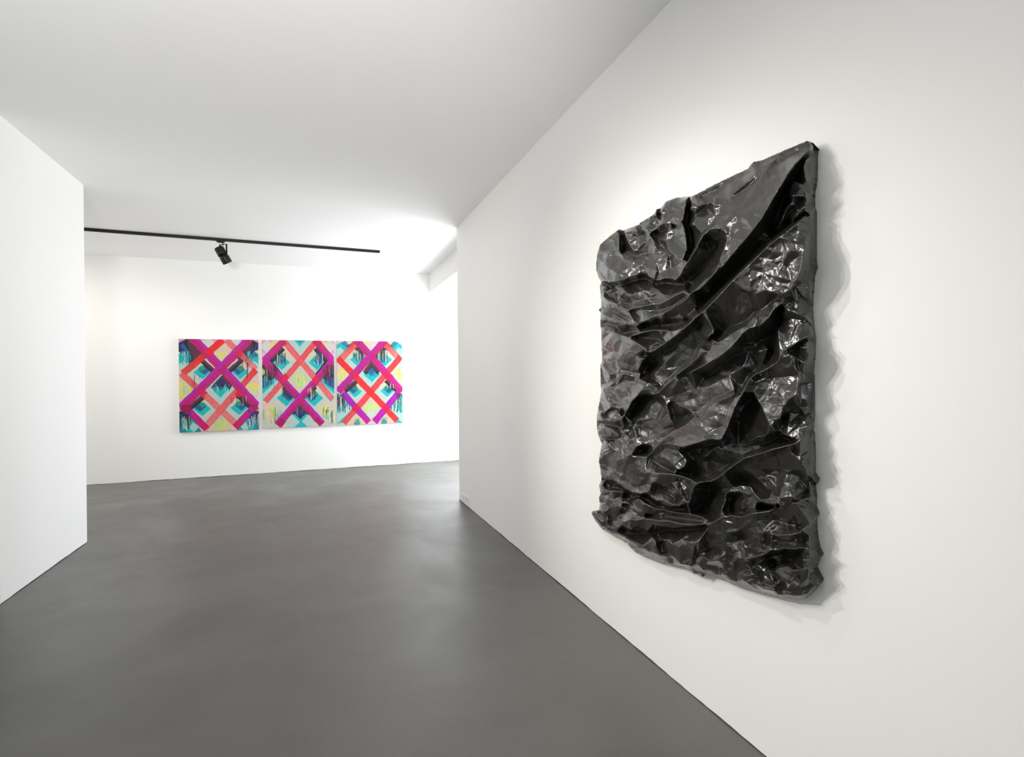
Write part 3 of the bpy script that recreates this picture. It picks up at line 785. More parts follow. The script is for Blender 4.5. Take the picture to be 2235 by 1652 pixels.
R(T(SC, [(1640, 1120, 2.5), (1740, 1090, 2), (1840, 1080, 2.5), (1880, 1130, 4)]))
R(T(SC, [(1890, 990, 7.5), (1930, 1070, 7.5), (1920, 1130, 8), (1990, 1060, 6.5)]))
R(T(SC, [(1500, 1090, 6.5), (1470, 1120, 7), (1460, 1200, 7.5), (1480, 1270, 7)]))
R(T(SC, [(1600, 1140, 6.5), (1700, 1115, 7.6), (1790, 1120, 8.6), (1850, 1170, 9.6), (1850, 1220, 10), (1800, 1280, 10.2), (1740, 1230, 9.6), (1690, 1180, 9)]))
R(T(SC, [(1690, 1170, 9), (1600, 1160, 7.5), (1530, 1200, 6.5), (1510, 1280, 7.5)]))
R(T(SC, [(1680, 1200, 5.8), (1720, 1270, 5.6), (1660, 1290, 7)]))
R(T(SC, [(1860, 1210, 9), (1880, 1150, 9.4), (1940, 1130, 9), (1980, 1170, 8), (1960, 1230, 8), (1900, 1270, 8)]))
R(T(SC, [(1540, 1300, 8), (1600, 1320, 8.6), (1660, 1340, 8), (1560, 1330, 6.5)]))
R(T(SC, [(1780, 1320, 7.4), (1860, 1300, 7), (1910, 1330, 6.5), (1900, 1380, 6), (1760, 1370, 6)]))
R(T(SC, [(1930, 1300, 6.4), (2020, 1290, 5), (1960, 1360, 5)]))
R(T(SC, [(1500, 1320, 5), (1650, 1360, 4.6), (1800, 1390, 4.5)]))

HS = 0.0104   # metres per height unit


def densify(pl, step=5.0):
    out = []
    for a, b in zip(pl[:-1], pl[1:]):
        n = max(1, int(math.hypot(b[0] - a[0], b[1] - a[1]) / step))
        for i in range(n):
            t = i / n
            out.append(tuple(a[k] + (b[k] - a[k]) * t for k in range(3)))
    out.append(pl[-1])
    return out


def thin(points, dmin):
    cells, keep = {}, []
    for p in points:
        c = (int(p[0] // dmin), int(p[1] // dmin))
        ok = True
        for i in (-1, 0, 1):
            for j in (-1, 0, 1):
                for q in cells.get((c[0] + i, c[1] + j), ()):
                    if (q[0] - p[0]) ** 2 + (q[1] - p[1]) ** 2 < dmin * dmin:
                        ok = False
        if ok:
            cells.setdefault(c, []).append(p)
            keep.append(p)
    return keep


GX0, GY0, GS = 1284.0, 300.0, 1.6
GW, GH = int(520 / GS), int(1020 / GS)
gx = GX0 + np.arange(GW) * GS
gy = GY0 + np.arange(GH) * GS
GXX, GYY = np.meshgrid(gx, gy)


def tin(points):
    """linear interpolation of scattered heights over their Delaunay triangles, sampled on the grid"""
    co = [Vector((p[0], p[1])) for p in points]
    vs, es, fs, ov, oe, of = delaunay_2d_cdt(co, [], [], 0, 1e-5)
    h = [points[o[0]][2] if o else 0.0 for o in ov]
    H = np.full((GH, GW), np.nan)
    for f in fs:
        (x0, y0), (x1, y1), (x2, y2) = (vs[i] for i in f)
        a, b, c = (h[i] for i in f)
        det = (x1 - x0) * (y2 - y0) - (x2 - x0) * (y1 - y0)
        if abs(det) < 1e-9:
            continue
        i0 = max(0, int(math.floor((min(x0, x1, x2) - GX0) / GS)))
        i1 = min(GW - 1, int(math.ceil((max(x0, x1, x2) - GX0) / GS)))
        j0 = max(0, int(math.floor((min(y0, y1, y2) - GY0) / GS)))
        j1 = min(GH - 1, int(math.ceil((max(y0, y1, y2) - GY0) / GS)))
        if i1 < i0 or j1 < j0:
            continue
        X = GXX[j0:j1 + 1, i0:i1 + 1] - x0
        Y = GYY[j0:j1 + 1, i0:i1 + 1] - y0
        u = (X * (y2 - y0) - Y * (x2 - x0)) / det
        v = (Y * (x1 - x0) - X * (y1 - y0)) / det
        ins = (u >= -1e-6) & (v >= -1e-6) & (u + v <= 1 + 1e-6)
        sub = H[j0:j1 + 1, i0:i1 + 1]
        sub[ins] = (a + u * (b - a) + v * (c - a))[ins]
    return H


def blur(A, n):
    for _ in range(n):
        P = np.pad(A, 1, mode='edge')
        A = (P[:-2, 1:-1] + P[2:, 1:-1] + P[1:-1, :-2] + P[1:-1, 2:] + 4 * P[1:-1, 1:-1]) / 8
    return A


def crumple(rs, spacing, amp):
    pts = []
    yy = GY0 - 30
    while yy < GY0 + 1050:
        xx = GX0 - 30
        while xx < GX0 + 550:
            pts.append((xx + rs.uniform(-.48, .48) * spacing, yy + rs.uniform(-.48, .48) * spacing, rs.uniform(-1, 1) * amp))
            xx += spacing * 0.8
        yy += spacing * 1.1
    return tin(pts)


def inside(poly, X, Y):
    c = np.zeros(X.shape, bool)
    n = len(poly)
    for i in range(n):
        x0, y0 = poly[i][:2]
        x1, y1 = poly[(i + 1) % n][:2]
        cond = (y0 > Y) != (y1 > Y)
        if y0 == y1:
            continue
        xi = (x1 - x0) * (Y - y0) / (y1 - y0) + x0
        c ^= cond & (X < xi)
    return c


def build_relief():
    rs = random.Random(7)
    ctrl = []
    for pl in ridges:
        ctrl += densify(pl)
    oc = densify(outline + outline[:1], 4.0)[:-1]
    # small random nicks so that no edge is ruler-straight
    oc = [(p[0] + rs.uniform(-.5, .5), p[1] + rs.uniform(-.7, .7), p[2]) for p in oc]
    pts = thin(oc + ctrl, 3.0)
    far = [(GX0 - 60, GY0 - 60, 1), (GX0 + 600, GY0 - 60, 1), (GX0 + 600, GY0 + 1100, 1), (GX0 - 60, GY0 + 1100, 1)]
    base = np.nan_to_num(blur(tin(pts + far), 1), nan=1.0)
    base = base + 0.12 * (base - blur(base, 160))
    c1 = crumple(rs, 34, 1.0)
    c2 = crumple(rs, 15, 1.0)
    c3 = blur(crumple(rs, 7, 1.0), 1)
    c4 = blur(crumple(rs, 60, 1.0), 6)
    # the foil is worked finer near the left side and the lower edge
    fine = 0.42 + 0.6 * np.clip((1450 - GXX) / 140, 0, 1) + 0.45 * np.clip((GYY - 1020) / 160, 0, 1)
    fine = np.clip(fine, 0, 1.1)
    H = base + (fine * 0.6 + 0.4) * 1.55 * c1 + fine * 0.6 * c2 + 0.085 * c3 * (0.6 + fine) + 0.5 * c4
    # border stays near its own height
    ins = inside(outline, GXX, GYY)
    d = np.where(ins, 99.0, 0.0)
    dist = np.full(ins.shape, 99.0)
    cur = ins.copy()
    for k in range(8):
        P = np.pad(cur, 1)
        nx = P[:-2, 1:-1] & P[2:, 1:-1] & P[1:-1, :-2] & P[1:-1, 2:] & P[1:-1, 1:-1]
        dist[cur & ~nx] = k
        cur = nx
    wgt = np.clip(dist / 8.0, 0, 1)
    H = base * (1 - wgt) + H * wgt
    H = np.maximum(H, 0.6)
    ox = np.array([p[0] for p in oc])
    oy = np.array([p[1] for p in oc])
    oh = np.array([p[2] for p in oc])
    # cells whose four corners are inside
    cell = ins[:-1, :-1] & ins[1:, :-1] & ins[:-1, 1:] & ins[1:, 1:]
    used = np.zeros(ins.shape, bool)
    used[:-1, :-1] |= cell
    used[1:, :-1] |= cell
    used[:-1, 1:] |= cell
    used[1:, 1:] |= cell
    idx = -np.ones(ins.shape, int)
    idx[used] = np.arange(used.sum())
    px, py, hh = GXX[used].copy(), GYY[used].copy(), H[used].copy()
    # boundary vertices snap to the traced outline
    cnt = np.zeros(ins.shape, int)
    cnt[:-1, :-1] += cell
    cnt[1:, :-1] += cell
    cnt[:-1, 1:] += cell
    cnt[1:, 1:] += cell
    bnd = (cnt > 0) & (cnt < 4)
    for k in idx[bnd]:
        dd = (ox - px[k]) ** 2 + (oy - py[k]) ** 2
        q = int(np.argmin(dd))
        if dd[q] < 16:
            px[k] = 0.5 * px[k] + 0.5 * ox[q]
            py[k] = 0.5 * py[k] + 0.5 * oy[q]
            hh[k] = oh[q]
    # photo ray -> point standing off the wall by the height
    D = FW[None, :] + RT[None, :] * ((px - 1117.5) / F)[:, None] - UP[None, :] * ((py - CY) / F)[:, None]
    Xp = XR - 0.004 - hh * HS
    V = CAM[None, :] + D * (Xp / D[:, 0])[:, None]
    jj, ii = np.nonzero(cell)
    A, B, C, E = idx[jj, ii], idx[jj, ii + 1], idx[jj + 1, ii + 1], idx[jj + 1, ii]
    # A tl, B tr, C br, E bl : outward normal is -X
    alt = ((ii + jj) % 2).astype(bool)
    t1 = np.where(alt[:, None], np.stack([A, E, B], 1), np.stack([A, E, C], 1))
    t2 = np.where(alt[:, None], np.stack([B, E, C], 1), np.stack([A, C, B], 1))
    tris = np.concatenate([t1, t2])
    # skirt back to the wall
    ed = np.concatenate([tris[:, [0, 1]], tris[:, [1, 2]], tris[:, [2, 0]]])
    key = set(map(tuple, ed.tolist()))
    be = [e for e in key if (e[1], e[0]) not in key]
    nb = len(V)
    bi = {}
    extra = []
    cen = V.mean(0)
    for e in be:
        for v in e:
            if v not in bi:
                bi[v] = nb + len(extra)
                p = V[v].copy()
                dv = cen - p
                dv[0] = 0
                dv /= np.linalg.norm(dv)
                p += dv * min(0.02, 0.4 * (XR - p[0]))
                p[0] = XR - 0.001
                extra.append(p)
    sk = []
    for a, b in be:
        sk.append((b, a, bi[a]))
        sk.append((b, bi[a], bi[b]))
    V = np.concatenate([V, np.array(extra)])
    tris = np.concatenate([tris, np.array(sk)])
    org = np.array([XR, cen[1], cen[2]])
    me = bpy.data.meshes.new('crumpled_foil_relief')
    me.vertices.add(len(V))
    me.vertices.foreach_set('co', (V - org).astype(np.float32).ravel())
    me.loops.add(len(tris) * 3)
    me.loops.foreach_set('vertex_index', tris.astype(np.int32).ravel())
    me.polygons.add(len(tris))
    me.polygons.foreach_set('loop_start', (np.arange(len(tris)) * 3).astype(np.int32))
    me.polygons.foreach_set('use_smooth', np.ones(len(tris), bool))
    me.update(calc_edges=True)
    me.validate()
    o = link('crumpled_foil_relief', me, M_foil)
    o.location = org
    o['label'] = 'large glossy black crumpled foil relief hanging on the right wall'
    o['category'] = 'artwork'
    return o


relief = build_relief()


# ------------------------------------------------------------------ the three bright paintings
def srgb(c):
    c = np.array(c, float) / 255.0
    return np.where(c <= 0.04045, c / 12.92, ((c + 0.055) / 1.055) ** 2.4)


class Canvas:
    """paints flat colour into an array; coordinates are those of an enlarged view of the panel"""

    def __init__(s, w, h, quad, seed):
        s.w, s.h = w, h
        (tlx, tly), (trx, try_), (blx, bly), (brx, bry) = quad
        u, v = np.meshgrid(np.linspace(0, 1, w), np.linspace(0, 1, h))
        xt, yt = tlx + (trx - tlx) * u, tly + (try_ - tly) * u
        xb, yb = blx + (brx - blx) * u, bly + (bry - bly) * u
        s.X, s.Y = xt + (xb - xt) * v, yt + (yb - yt) * v
        s.C = np.zeros((h, w, 3))
        s.rs = np.random.RandomState(seed)
        s.x0, s.x1 = tlx, trx
        # shared wobble so edges look hand-painted
        s.wob = s.smooth_noise(26, 26) * 5
        s.Xw, s.Yw = s.X + s.wob, s.Y + s.smooth_noise(24, 24) * 5

    def smooth_noise(s, nx, ny):
        g = s.rs.uniform(-1, 1, (ny + 2, nx + 2))
        u = np.linspace(0, nx, s.w)
        v = np.linspace(0, ny, s.h)
        i, j = u.astype(int), v.astype(int)
        fu, fv = (u - i)[None, :], (v - j)[:, None]
        fu, fv = fu * fu * (3 - 2 * fu), fv * fv * (3 - 2 * fv)
        a, b = g[np.ix_(j, i)], g[np.ix_(j, i + 1)]
        c, d = g[np.ix_(j + 1, i)], g[np.ix_(j + 1, i + 1)]
        return (a * (1 - fu) + b * fu) * (1 - fv) + (c * (1 - fu) + d * fu) * fv

    def mix(s, mask, col, al=1.0):
        mk = (mask * al)[..., None]
        s.C = s.C * (1 - mk) + np.array(col, float)[None, None, :] * mk

    def fill(s, col):
        s.C[:] = col

    def blob(s, cx, cy, rx, ry, col, al=1.0, hard=1.0):
        r = np.sqrt(((s.Xw - cx) / rx) ** 2 + ((s.Yw - cy) / ry) ** 2)
        s.mix(np.clip((1 - r) * hard * 3, 0, 1), col, al)

    def poly(s, pts, col, al=1.0):
        s.mix(inside(pts, s.Xw, s.Yw).astype(float), col, al)

    def diamond(s, cx, cy, rx, ry, col, al=1.0, clip=None):
        mk = (np.abs(s.Xw - cx) / rx + np.abs(s.Yw - cy) / ry < 1)
        if clip:
            mk &= (s.Yw > clip[0]) & (s.Yw < clip[1])
        s.mix(mk.astype(float), col, al)

    def chev(s, cx, y0, sl, thick, cols, half, up=False, al=1.0):
        """stack of V stripes; y0 is the tip of the first, stripes follow outwards"""
        q = s.Yw + np.abs(s.Xw - cx) * sl if not up else s.Yw - np.abs(s.Xw - cx) * sl
        for k, c in enumerate(cols):
            if up:
                mk = (q > y0 + k * thick) & (q <= y0 + (k + 1) * thick)
            else:
                mk = (q < y0 - k * thick) & (q >= y0 - (k + 1) * thick)
            mk &= np.abs(s.Xw - cx) < half
            s.mix(mk.astype(float), c, al)

    def band(s, a, b, width, col, al=0.9, edge=None, side=0, tail=None, texture=0.08):
        a, b = np.array(a, float), np.array(b, float)
        d = b - a
        L = np.hypot(*d)
        d /= L
        n = np.array([-d[1], d[0]])
        t = (s.Xw - a[0]) * d[0] + (s.Yw - a[1]) * d[1]
        q = (s.Xw - a[0]) * n[0] + (s.Yw - a[1]) * n[1]
        mk = (t > 0) & (t < L) & (np.abs(q) < width / 2)
        c = np.array(col, float)[None, None, :]
        if tail is not None:
            f = np.clip(t / L, 0, 1)[..., None]
            c = c * (1 - f) + np.array(tail, float)[None, None, :] * f
        streak = 1 + texture * s.smooth_noise(60, 60)[..., None] + texture * 0.6 * np.sin(q / width * 22)[..., None]
        c = np.clip(c * streak, 0, 255)
        m2 = (mk * al)[..., None]
        s.C = s.C * (1 - m2) + c * m2
        if edge is not None:
            mk2 = mk & (q * side > width * 0.18)
            s.mix(mk2.astype(float), edge, 0.92)
        mk3 = (t > -2) & (t < L + 2) & (np.abs(np.abs(q) - width / 2) < 3)
        s.mix(mk3.astype(float), np.array(col) * 0.6, 0.45)

    def drips(s, x0, x1, y0, y1, n, cols, wmin=3, wmax=8, al=0.9, shape=None):
        for _ in range(n):
            x = s.rs.uniform(x0, x1)
            ya = y0 + s.rs.uniform(0, 1) * (y1 - y0) * 0.35
            if shape:
                ya = shape(x)
            ln = s.rs.uniform(0.2, 0.9) * (y1 - ya)
            wd = s.rs.uniform(wmin, wmax)
            c = cols[s.rs.randint(len(cols))]
            mk = (np.abs(s.X - x) < wd / 2) & (s.Y > ya) & (s.Y < ya + ln)
            s.mix(mk.astype(float), c, al)


PINK, PEACH, CREAM, PALE = (236, 205, 200), (240, 205, 178), (228, 212, 188), (226, 222, 214)
AQUA, TURQ, TEAL, BLUE, NAVY = (180, 222, 214), (8, 196, 198), (30, 145, 165), (36, 96, 160), (30, 48, 100)
BLACK, MAROON, MAG, PURP, RED = (34, 30, 36), (92, 48, 66), (200, 0, 118), (200, 4, 190), (250, 32, 36)
SALM, YEL, LIME, GREEN, ROSE = (250, 108, 112), (240, 236, 90), (214, 240, 110), (20, 165, 120), (240, 140, 215)
WHITE = (236, 232, 226)


def cell(c, cx, cy, rx, ry, dark, mirror=1, top=CREAM):
    """one cell of the lattice: nested V bands with a dark corner next to the purple stroke"""
    c.diamond(cx, cy, rx, ry, top)
    c.diamond(cx, cy + ry * 0.06, rx * 0.98, ry * 0.94, AQUA)
    c.mix(((np.abs(c.Xw - cx) / rx + np.abs(c.Yw - cy) / ry < 0.98) & (c.Yw < cy - ry * 0.02 - np.abs(c.Xw - cx) * 0.1)).astype(float), top)
    c.diamond(cx, cy + ry * 0.08, rx * 0.78, ry * 0.70, (206, 216, 206))
    c.diamond(cx, cy + ry * 0.06, rx * 0.58, ry * 0.52, TURQ)
    c.diamond(cx + mirror * rx * 0.14, cy - ry * 0.10, rx * 0.40, ry * 0.36, BLUE)
    c.diamond(cx - mirror * rx * 0.02, cy - ry * 0.24, rx * 0.26, ry * 0.22, GREEN)
    # dark corner
    c.mix(((np.abs(c.Xw - cx) / rx + np.abs(c.Yw - cy) / ry < 1.0) & ((c.Xw - cx) * mirror / rx - (c.Yw - cy) / ry > 0.52)).astype(float), BLACK if dark > 1 else MAROON)
    c.mix(((np.abs(c.Xw - cx) / rx + np.abs(c.Yw - cy) / ry < 1.0) & ((c.Xw - cx) * mirror / rx - (c.Yw - cy) / ry > 0.74)).astype(float), MAROON)
    c.mix(((np.abs(c.Xw - cx) / rx + np.abs(c.Yw - cy) / ry < 1.0) & ((c.Xw - cx) * mirror / rx + (c.Yw - cy) / ry > 0.84)).astype(float), (220, 210, 226))


def yellow_cell(c, cx, cy, rx, ry, n, bright=YEL, bg=PEACH):
    c.diamond(cx, cy, rx, ry, bg)
    c.diamond(cx, cy + ry * 0.25, rx * 0.75, ry * 0.72, CREAM, 0.7)
    c.blob(cx, cy + ry * 0.28, rx * 0.55, ry * 0.42, bright, 0.75)
    c.blob(cx + rx * 0.02, cy + ry * 0.5, rx * 0.4, ry * 0.3, PALE, 0.8)
    c.drips(cx - rx * 0.5, cx + rx * 0.5, cy - ry * 0.1, cy + ry * 0.75, n, [bright, LIME, PALE, (170, 215, 190), (250, 210, 150)], 4, 9, 0.75)


def side_drips(c, x0, x1, y0, y1, n=26):
    c.drips(x0, x1, y0, y1, n, [YEL, LIME, PALE, (120, 205, 200), PINK, (240, 225, 150)], 6, 16, 0.8)


def panel_1():
    c = Canvas(300, 330, ((70, 65), (1392, 75), (85, 1575), (1400, 1535)), 3)
    c.fill(PINK)
    c.mix((c.Y < 130) * 1.0, ROSE, 0.75)
    c.diamond(530, 130, 130, 110, (225, 222, 216)); c.diamond(1000, 120, 110, 110, (228, 220, 220))
    c.blob(110, 880, 130, 170, YEL, 0.8); c.blob(1310, 850, 130, 90, YEL, 0.85); c.blob(1310, 1010, 120, 110, PALE, 0.8)
    side_drips(c, 70, 320, 760, 1100, 34); side_drips(c, 1180, 1400, 800, 1080, 24)
    for sx, cx in ((1, 150), (-1, 1320)):
        c.chev(cx, 560, -0.75, 75, [(212, 220, 208), AQUA, AQUA, TURQ], 150)
        c.mix(((np.abs(c.Xw - cx) < 150) & (c.Yw < 420 - 0 + np.abs(c.Xw - cx) * .75) & (c.Yw > 330 + np.abs(c.Xw - cx) * .75)).astype(float), TURQ)
    c.poly([(60, 130), (210, 60), (480, 330), (420, 470), (250, 440), (150, 330), (60, 260)], NAVY)
    c.poly([(90, 170), (150, 140), (260, 300), (240, 330)], BLUE)
    c.poly([(150, 90), (260, 60), (520, 360), (420, 420), (300, 330), (180, 170)], BLACK)
    c.poly([(200, 60), (330, 60), (520, 300), (500, 400), (330, 400), (230, 200)], MAROON)
    c.poly([(1400, 130), (1260, 60), (1000, 330), (1060, 430), (1200, 400), (1330, 260), (1390, 240)], NAVY)
    c.poly([(1310, 70), (1240, 60), (980, 350), (1090, 420), (1240, 250)], MAROON)
    c.poly([(1310, 80), (1260, 90), (1300, 200), (1370, 130)], BLACK)
    c.drips(90, 260, 260, 520, 26, [TEAL, TURQ, NAVY, AQUA], 6, 14); c.drips(1200, 1390, 240, 440, 26, [TEAL, TURQ, NAVY, (130, 200, 205)], 6, 14)
    c.drips(240, 480, 330, 660, 22, [MAROON, BLACK, NAVY], 6, 12); c.drips(1060, 1240, 300, 600, 18, [MAROON, BLACK], 6, 14)
    yellow_cell(c, 780, 300, 220, 215, 22)
    cell(c, 450, 590, 250, 220, 2, 1); cell(c, 1080, 590, 250, 220, 2, -1)
    c.diamond(755, 860, 300, 280, (214, 206, 206)); c.diamond(755, 845, 250, 245, AQUA); c.diamond(750, 850, 160, 165, TURQ)
    c.poly([(600, 850), (780, 640), (950, 820), (900, 890), (840, 820), (760, 760), (640, 860)], BLACK); c.poly([(600, 840), (780, 640), (950, 810), (900, 860), (780, 720), (640, 860)], MAROON)
    c.diamond(755, 800, 85, 100, NAVY); c.drips(610, 900, 780, 960, 26, [TEAL, MAROON, TURQ, BLUE, AQUA], 5, 11)
    cell(c, 450, 1180, 250, 220, 2, -1); cell(c, 1060, 1170, 250, 220, 2, 1)
    c.poly([(500, 1560), (745, 1265), (980, 1545)], PEACH); c.blob(745, 1450, 150, 110, LIME, 0.8)
    c.drips(600, 900, 1300, 1560, 34, [LIME, YEL, PALE, (150, 200, 180), (240, 180, 170)], 4, 9)
    c.poly([(70, 1280), (260, 1290), (440, 1560), (70, 1580)], TEAL); c.poly([(1400, 1290), (1200, 1300), (1020, 1540), (1400, 1545)], TEAL)
    for cx in (250, 1180):
        c.diamond(cx + 20, 1490, 130, 130, TURQ); c.diamond(cx + 60 if cx < 700 else cx - 20, 1490, 80, 80, AQUA)
    c.poly([(75, 1230), (200, 1230), (290, 1330), (230, 1420), (150, 1380), (90, 1310)], NAVY); c.poly([(1400, 1230), (1260, 1230), (1180, 1340), (1250, 1400), (1390, 1370)], NAVY)
    c.drips(80, 280, 1280, 1570, 30, [BLACK, LIME, (30, 165, 140), NAVY, TURQ, WHITE], 5, 14); c.drips(1180, 1400, 1280, 1540, 34, [BLACK, NAVY, WHITE, TEAL, AQUA, (190, 150, 190)], 5, 12)
    # strokes
    c.band((140, 620), (790, 80), 108, (236, 62, 58), 0.93, tail=(254, 12, 14))
    c.band((850, 80), (1350, 560), 92, (244, 100, 96), 0.85, tail=(248, 120, 118))
    c.band((110, 620), (1040, 1480), 98, (244, 84, 88), 0.88, tail=(252, 130, 126))
    c.band((1350, 560), (470, 1520), 104, (240, 40, 48), 0.9, tail=(254, 128, 138))
    c.band((270, 30), (1370, 1160), 135, MAG, 0.93, edge=PURP, side=-1)
    c.band((1270, 30), (110, 1180), 140, MAG, 0.93, edge=PURP, side=1)
    c.band((180, 1170), (520, 1520), 110, (196, 4, 190), 0.95, tail=(222, 0, 90))
    c.band((1310, 1170), (990, 1500), 110, (196, 4, 190), 0.95, tail=(226, 0, 90))
    c.poly([(470, 880), (390, 960), (460, 1010), (540, 930)], (236, 10, 76), 0.8); c.poly([(980, 960), (1060, 880), (1130, 960), (1060, 1020)], (236, 10, 60), 0.8)
    c.poly([(480, 260), (560, 210), (650, 290), (560, 350)], (250, 0, 30), 0.9); c.poly([(980, 250), (1060, 210), (1140, 330), (1060, 380)], (230, 20, 70), 0.8)
    c.poly([(90, 1150), (240, 1120), (300, 1190), (180, 1280), (90, 1210)], (150, 0, 64), 0.8); c.poly([(1240, 1130), (1370, 1130), (1395, 1200), (1300, 1240)], (176, 0, 80), 0.8)
    c.drips(270, 330, 580, 1100, 8, [(110, 20, 50), (160, 40, 70)], 3, 6); c.drips(100, 260, 1200, 1500, 12, [(100, 10, 50), BLACK], 5, 10)
    c.drips(1060, 1230, 350, 760, 12, [(150, 30, 50), MAROON, (230, 70, 80)], 4, 9); c.drips(900, 1190, 980, 1180, 14, [(110, 10, 50), MAROON, BLACK, PALE], 4, 9)
    c.drips(1220, 1395, 1190, 1330, 18, [(110, 0, 50), BLACK], 5, 12); c.drips(400, 700, 620, 900, 8, [(120, 0, 80)], 3, 5)
    return c


def panel_2():
    c = Canvas(280, 330, ((85, 85), (1280, 95), (90, 1515), (1280, 1475)), 5)
    c.fill(PINK)
    c.mix(((c.Y < 300) & ((c.X < 240) | (c.X > 1140))) * 1.0, ROSE, 0.6)
    c.diamond(170, 190, 110, 120, PALE); c.diamond(1200, 190, 110, 120, PALE)
    c.poly([(200, 150), (260, 120), (290, 170), (240, 240)], YEL); c.poly([(1100, 130), (1160, 150), (1150, 210), (1090, 190)], YEL)
    c.chev(705, 345, 1.05, 52, [(206, 220, 210), AQUA, (200, 216, 208), TURQ, TEAL], 260)
    cell(c, 400, 430, 240, 240, 2, -1); cell(c, 985, 430, 240, 240, 2, 1)
    c.drips(290, 460, 260, 520, 26, [MAROON, BLACK, NAVY, TEAL, PALE], 5, 11); c.drips(940, 1110, 240, 520, 26, [MAROON, BLACK, BLUE, TEAL, PALE], 5, 11)
    c.diamond(705, 700, 250, 250, PEACH); c.diamond(705, 720, 200, 200, (214, 214, 190)); c.blob(700, 740, 110, 110, LIME, 0.8)
    c.drips(620, 800, 640, 860, 34, [YEL, LIME, TEAL, WHITE, (180, 210, 170)], 4, 8)
    for sg, x0, cx in ((1, 85, 190), (-1, 1280, 1190)):
        f = lambda q: x0 + sg * q
        c.poly([(f(0), 480), (f(160), 430), (f(330), 640), (f(130), 800), (f(0), 760)], BLACK)
        c.poly([(f(30), 460), (f(120), 440), (f(250), 620), (f(160), 700), (f(60), 640)], MAROON)
        c.poly([(f(0), 880), (f(250), 640), (f(290), 690), (f(0), 960)], TURQ); c.poly([(f(0), 960), (f(290), 690), (f(340), 750), (f(0), 1060)], AQUA)
        c.poly([(f(0), 1060), (f(340), 750), (f(380), 790), (f(0), 1120)], (206, 214, 204))
        c.poly([(f(0), 700), (f(60), 680), (f(170), 780), (f(0), 880)], BLUE if sg < 0 else TEAL)
        c.drips(min(f(0), f(220)), max(f(0), f(220)), 480, 900, 30, [BLACK, MAROON, TEAL, NAVY, AQUA], 5, 12)
    c.blob(100, 600, 35, 60, YEL)
    cell(c, 470, 1010, 270, 260, 2, 1); cell(c, 930, 1010, 270, 260, 2, -1)
    c.poly([(410, 860), (480, 820), (620, 970), (550, 1060), (420, 960)], NAVY, 0.9); c.poly([(440, 870), (500, 820), (625, 960), (590, 1020)], MAROON)
    c.poly([(780, 970), (900, 830), (985, 860), (860, 1010)], BLACK); c.poly([(780, 970), (900, 830), (960, 830), (840, 960)], MAROON)
    c.poly([(90, 1090), (330, 1040), (500, 1250), (300, 1510), (90, 1515)], (214, 214, 200)); c.poly([(1280, 1090), (1080, 1040), (900, 1250), (1090, 1480), (1280, 1475)], (214, 214, 200))
    c.blob(220, 1240, 120, 120, YEL, 0.7); c.blob(1140, 1230, 110, 110, YEL, 0.8); c.blob(130, 1150, 70, 90, PINK)
    c.drips(90, 400, 1160, 1510, 60, [YEL, LIME, TEAL, WHITE, (120, 210, 205), (240, 190, 200), (210, 140, 110)], 5, 12)
    c.drips(1060, 1280, 1160, 1480, 50, [YEL, LIME, TEAL, WHITE, (120, 210, 205), PINK, NAVY], 5, 12)
    c.diamond(1225, 1190, 60, 60, PEACH)
    c.diamond(695, 1290, 230, 230, BLACK); c.diamond(695, 1290, 190, 210, MAROON); c.diamond(695, 1270, 110, 90, NAVY)
    c.poly([(560, 1290), (620, 1290), (700, 1370), (790, 1280), (840, 1300), (700, 1440)], TURQ)
    c.diamond(695, 1480, 130, 100, TURQ); c.diamond(560, 1410, 130, 120, AQUA); c.diamond(850, 1400, 130, 120, AQUA); c.diamond(550, 1400, 80, 70, (206, 210, 204)); c.diamond(850, 1400, 80, 70, (206, 210, 204))
    c.drips(620, 780, 1170, 1330, 16, [NAVY, MAROON, (190, 160, 190), BLUE], 5, 10)
    c.band((980, 100), (130, 1085), 88, (248, 60, 70), 0.9, tail=(252, 86, 100))
    c.band((430, 90), (1250, 1050), 92, (250, 86, 90), 0.86, tail=(252, 96, 110))
    c.band((110, 430), (450, 90), 110, PURP, 0.93, tail=(214, 0, 70), edge=MAG, side=1)
    c.band((1260, 420), (960, 80), 110, PURP, 0.93, tail=(226, 0, 60), edge=MAG, side=-1)
    c.band((110, 410), (1070, 1450), 118, MAG, 0.94, edge=PURP, side=-1)
    c.band((1265, 410), (320, 1460), 118, MAG, 0.94, edge=PURP, side=1)
    c.poly([(380, 670), (460, 620), (520, 700), (430, 790)], (240, 8, 70), 0.9); c.poly([(900, 720), (970, 640), (1030, 700), (960, 800)], (236, 8, 80), 0.9)
    c.poly([(300, 1440), (380, 1340), (470, 1400), (390, 1500)], (170, 0, 84), 0.8); c.poly([(980, 1340), (1090, 1430), (1020, 1470), (930, 1400)], (176, 0, 84), 0.8)
    c.drips(100, 330, 460, 760, 22, [BLACK, MAROON, (110, 0, 60)], 5, 12); c.drips(1080, 1270, 470, 800, 22, [BLACK, MAROON, (110, 0, 60)], 5, 12)
    c.drips(400, 470, 780, 1100, 10, [BLACK, MAROON], 4, 8); c.drips(830, 960, 820, 1080, 20, [BLACK, MAROON, WHITE, GREEN], 4, 9)
    return c


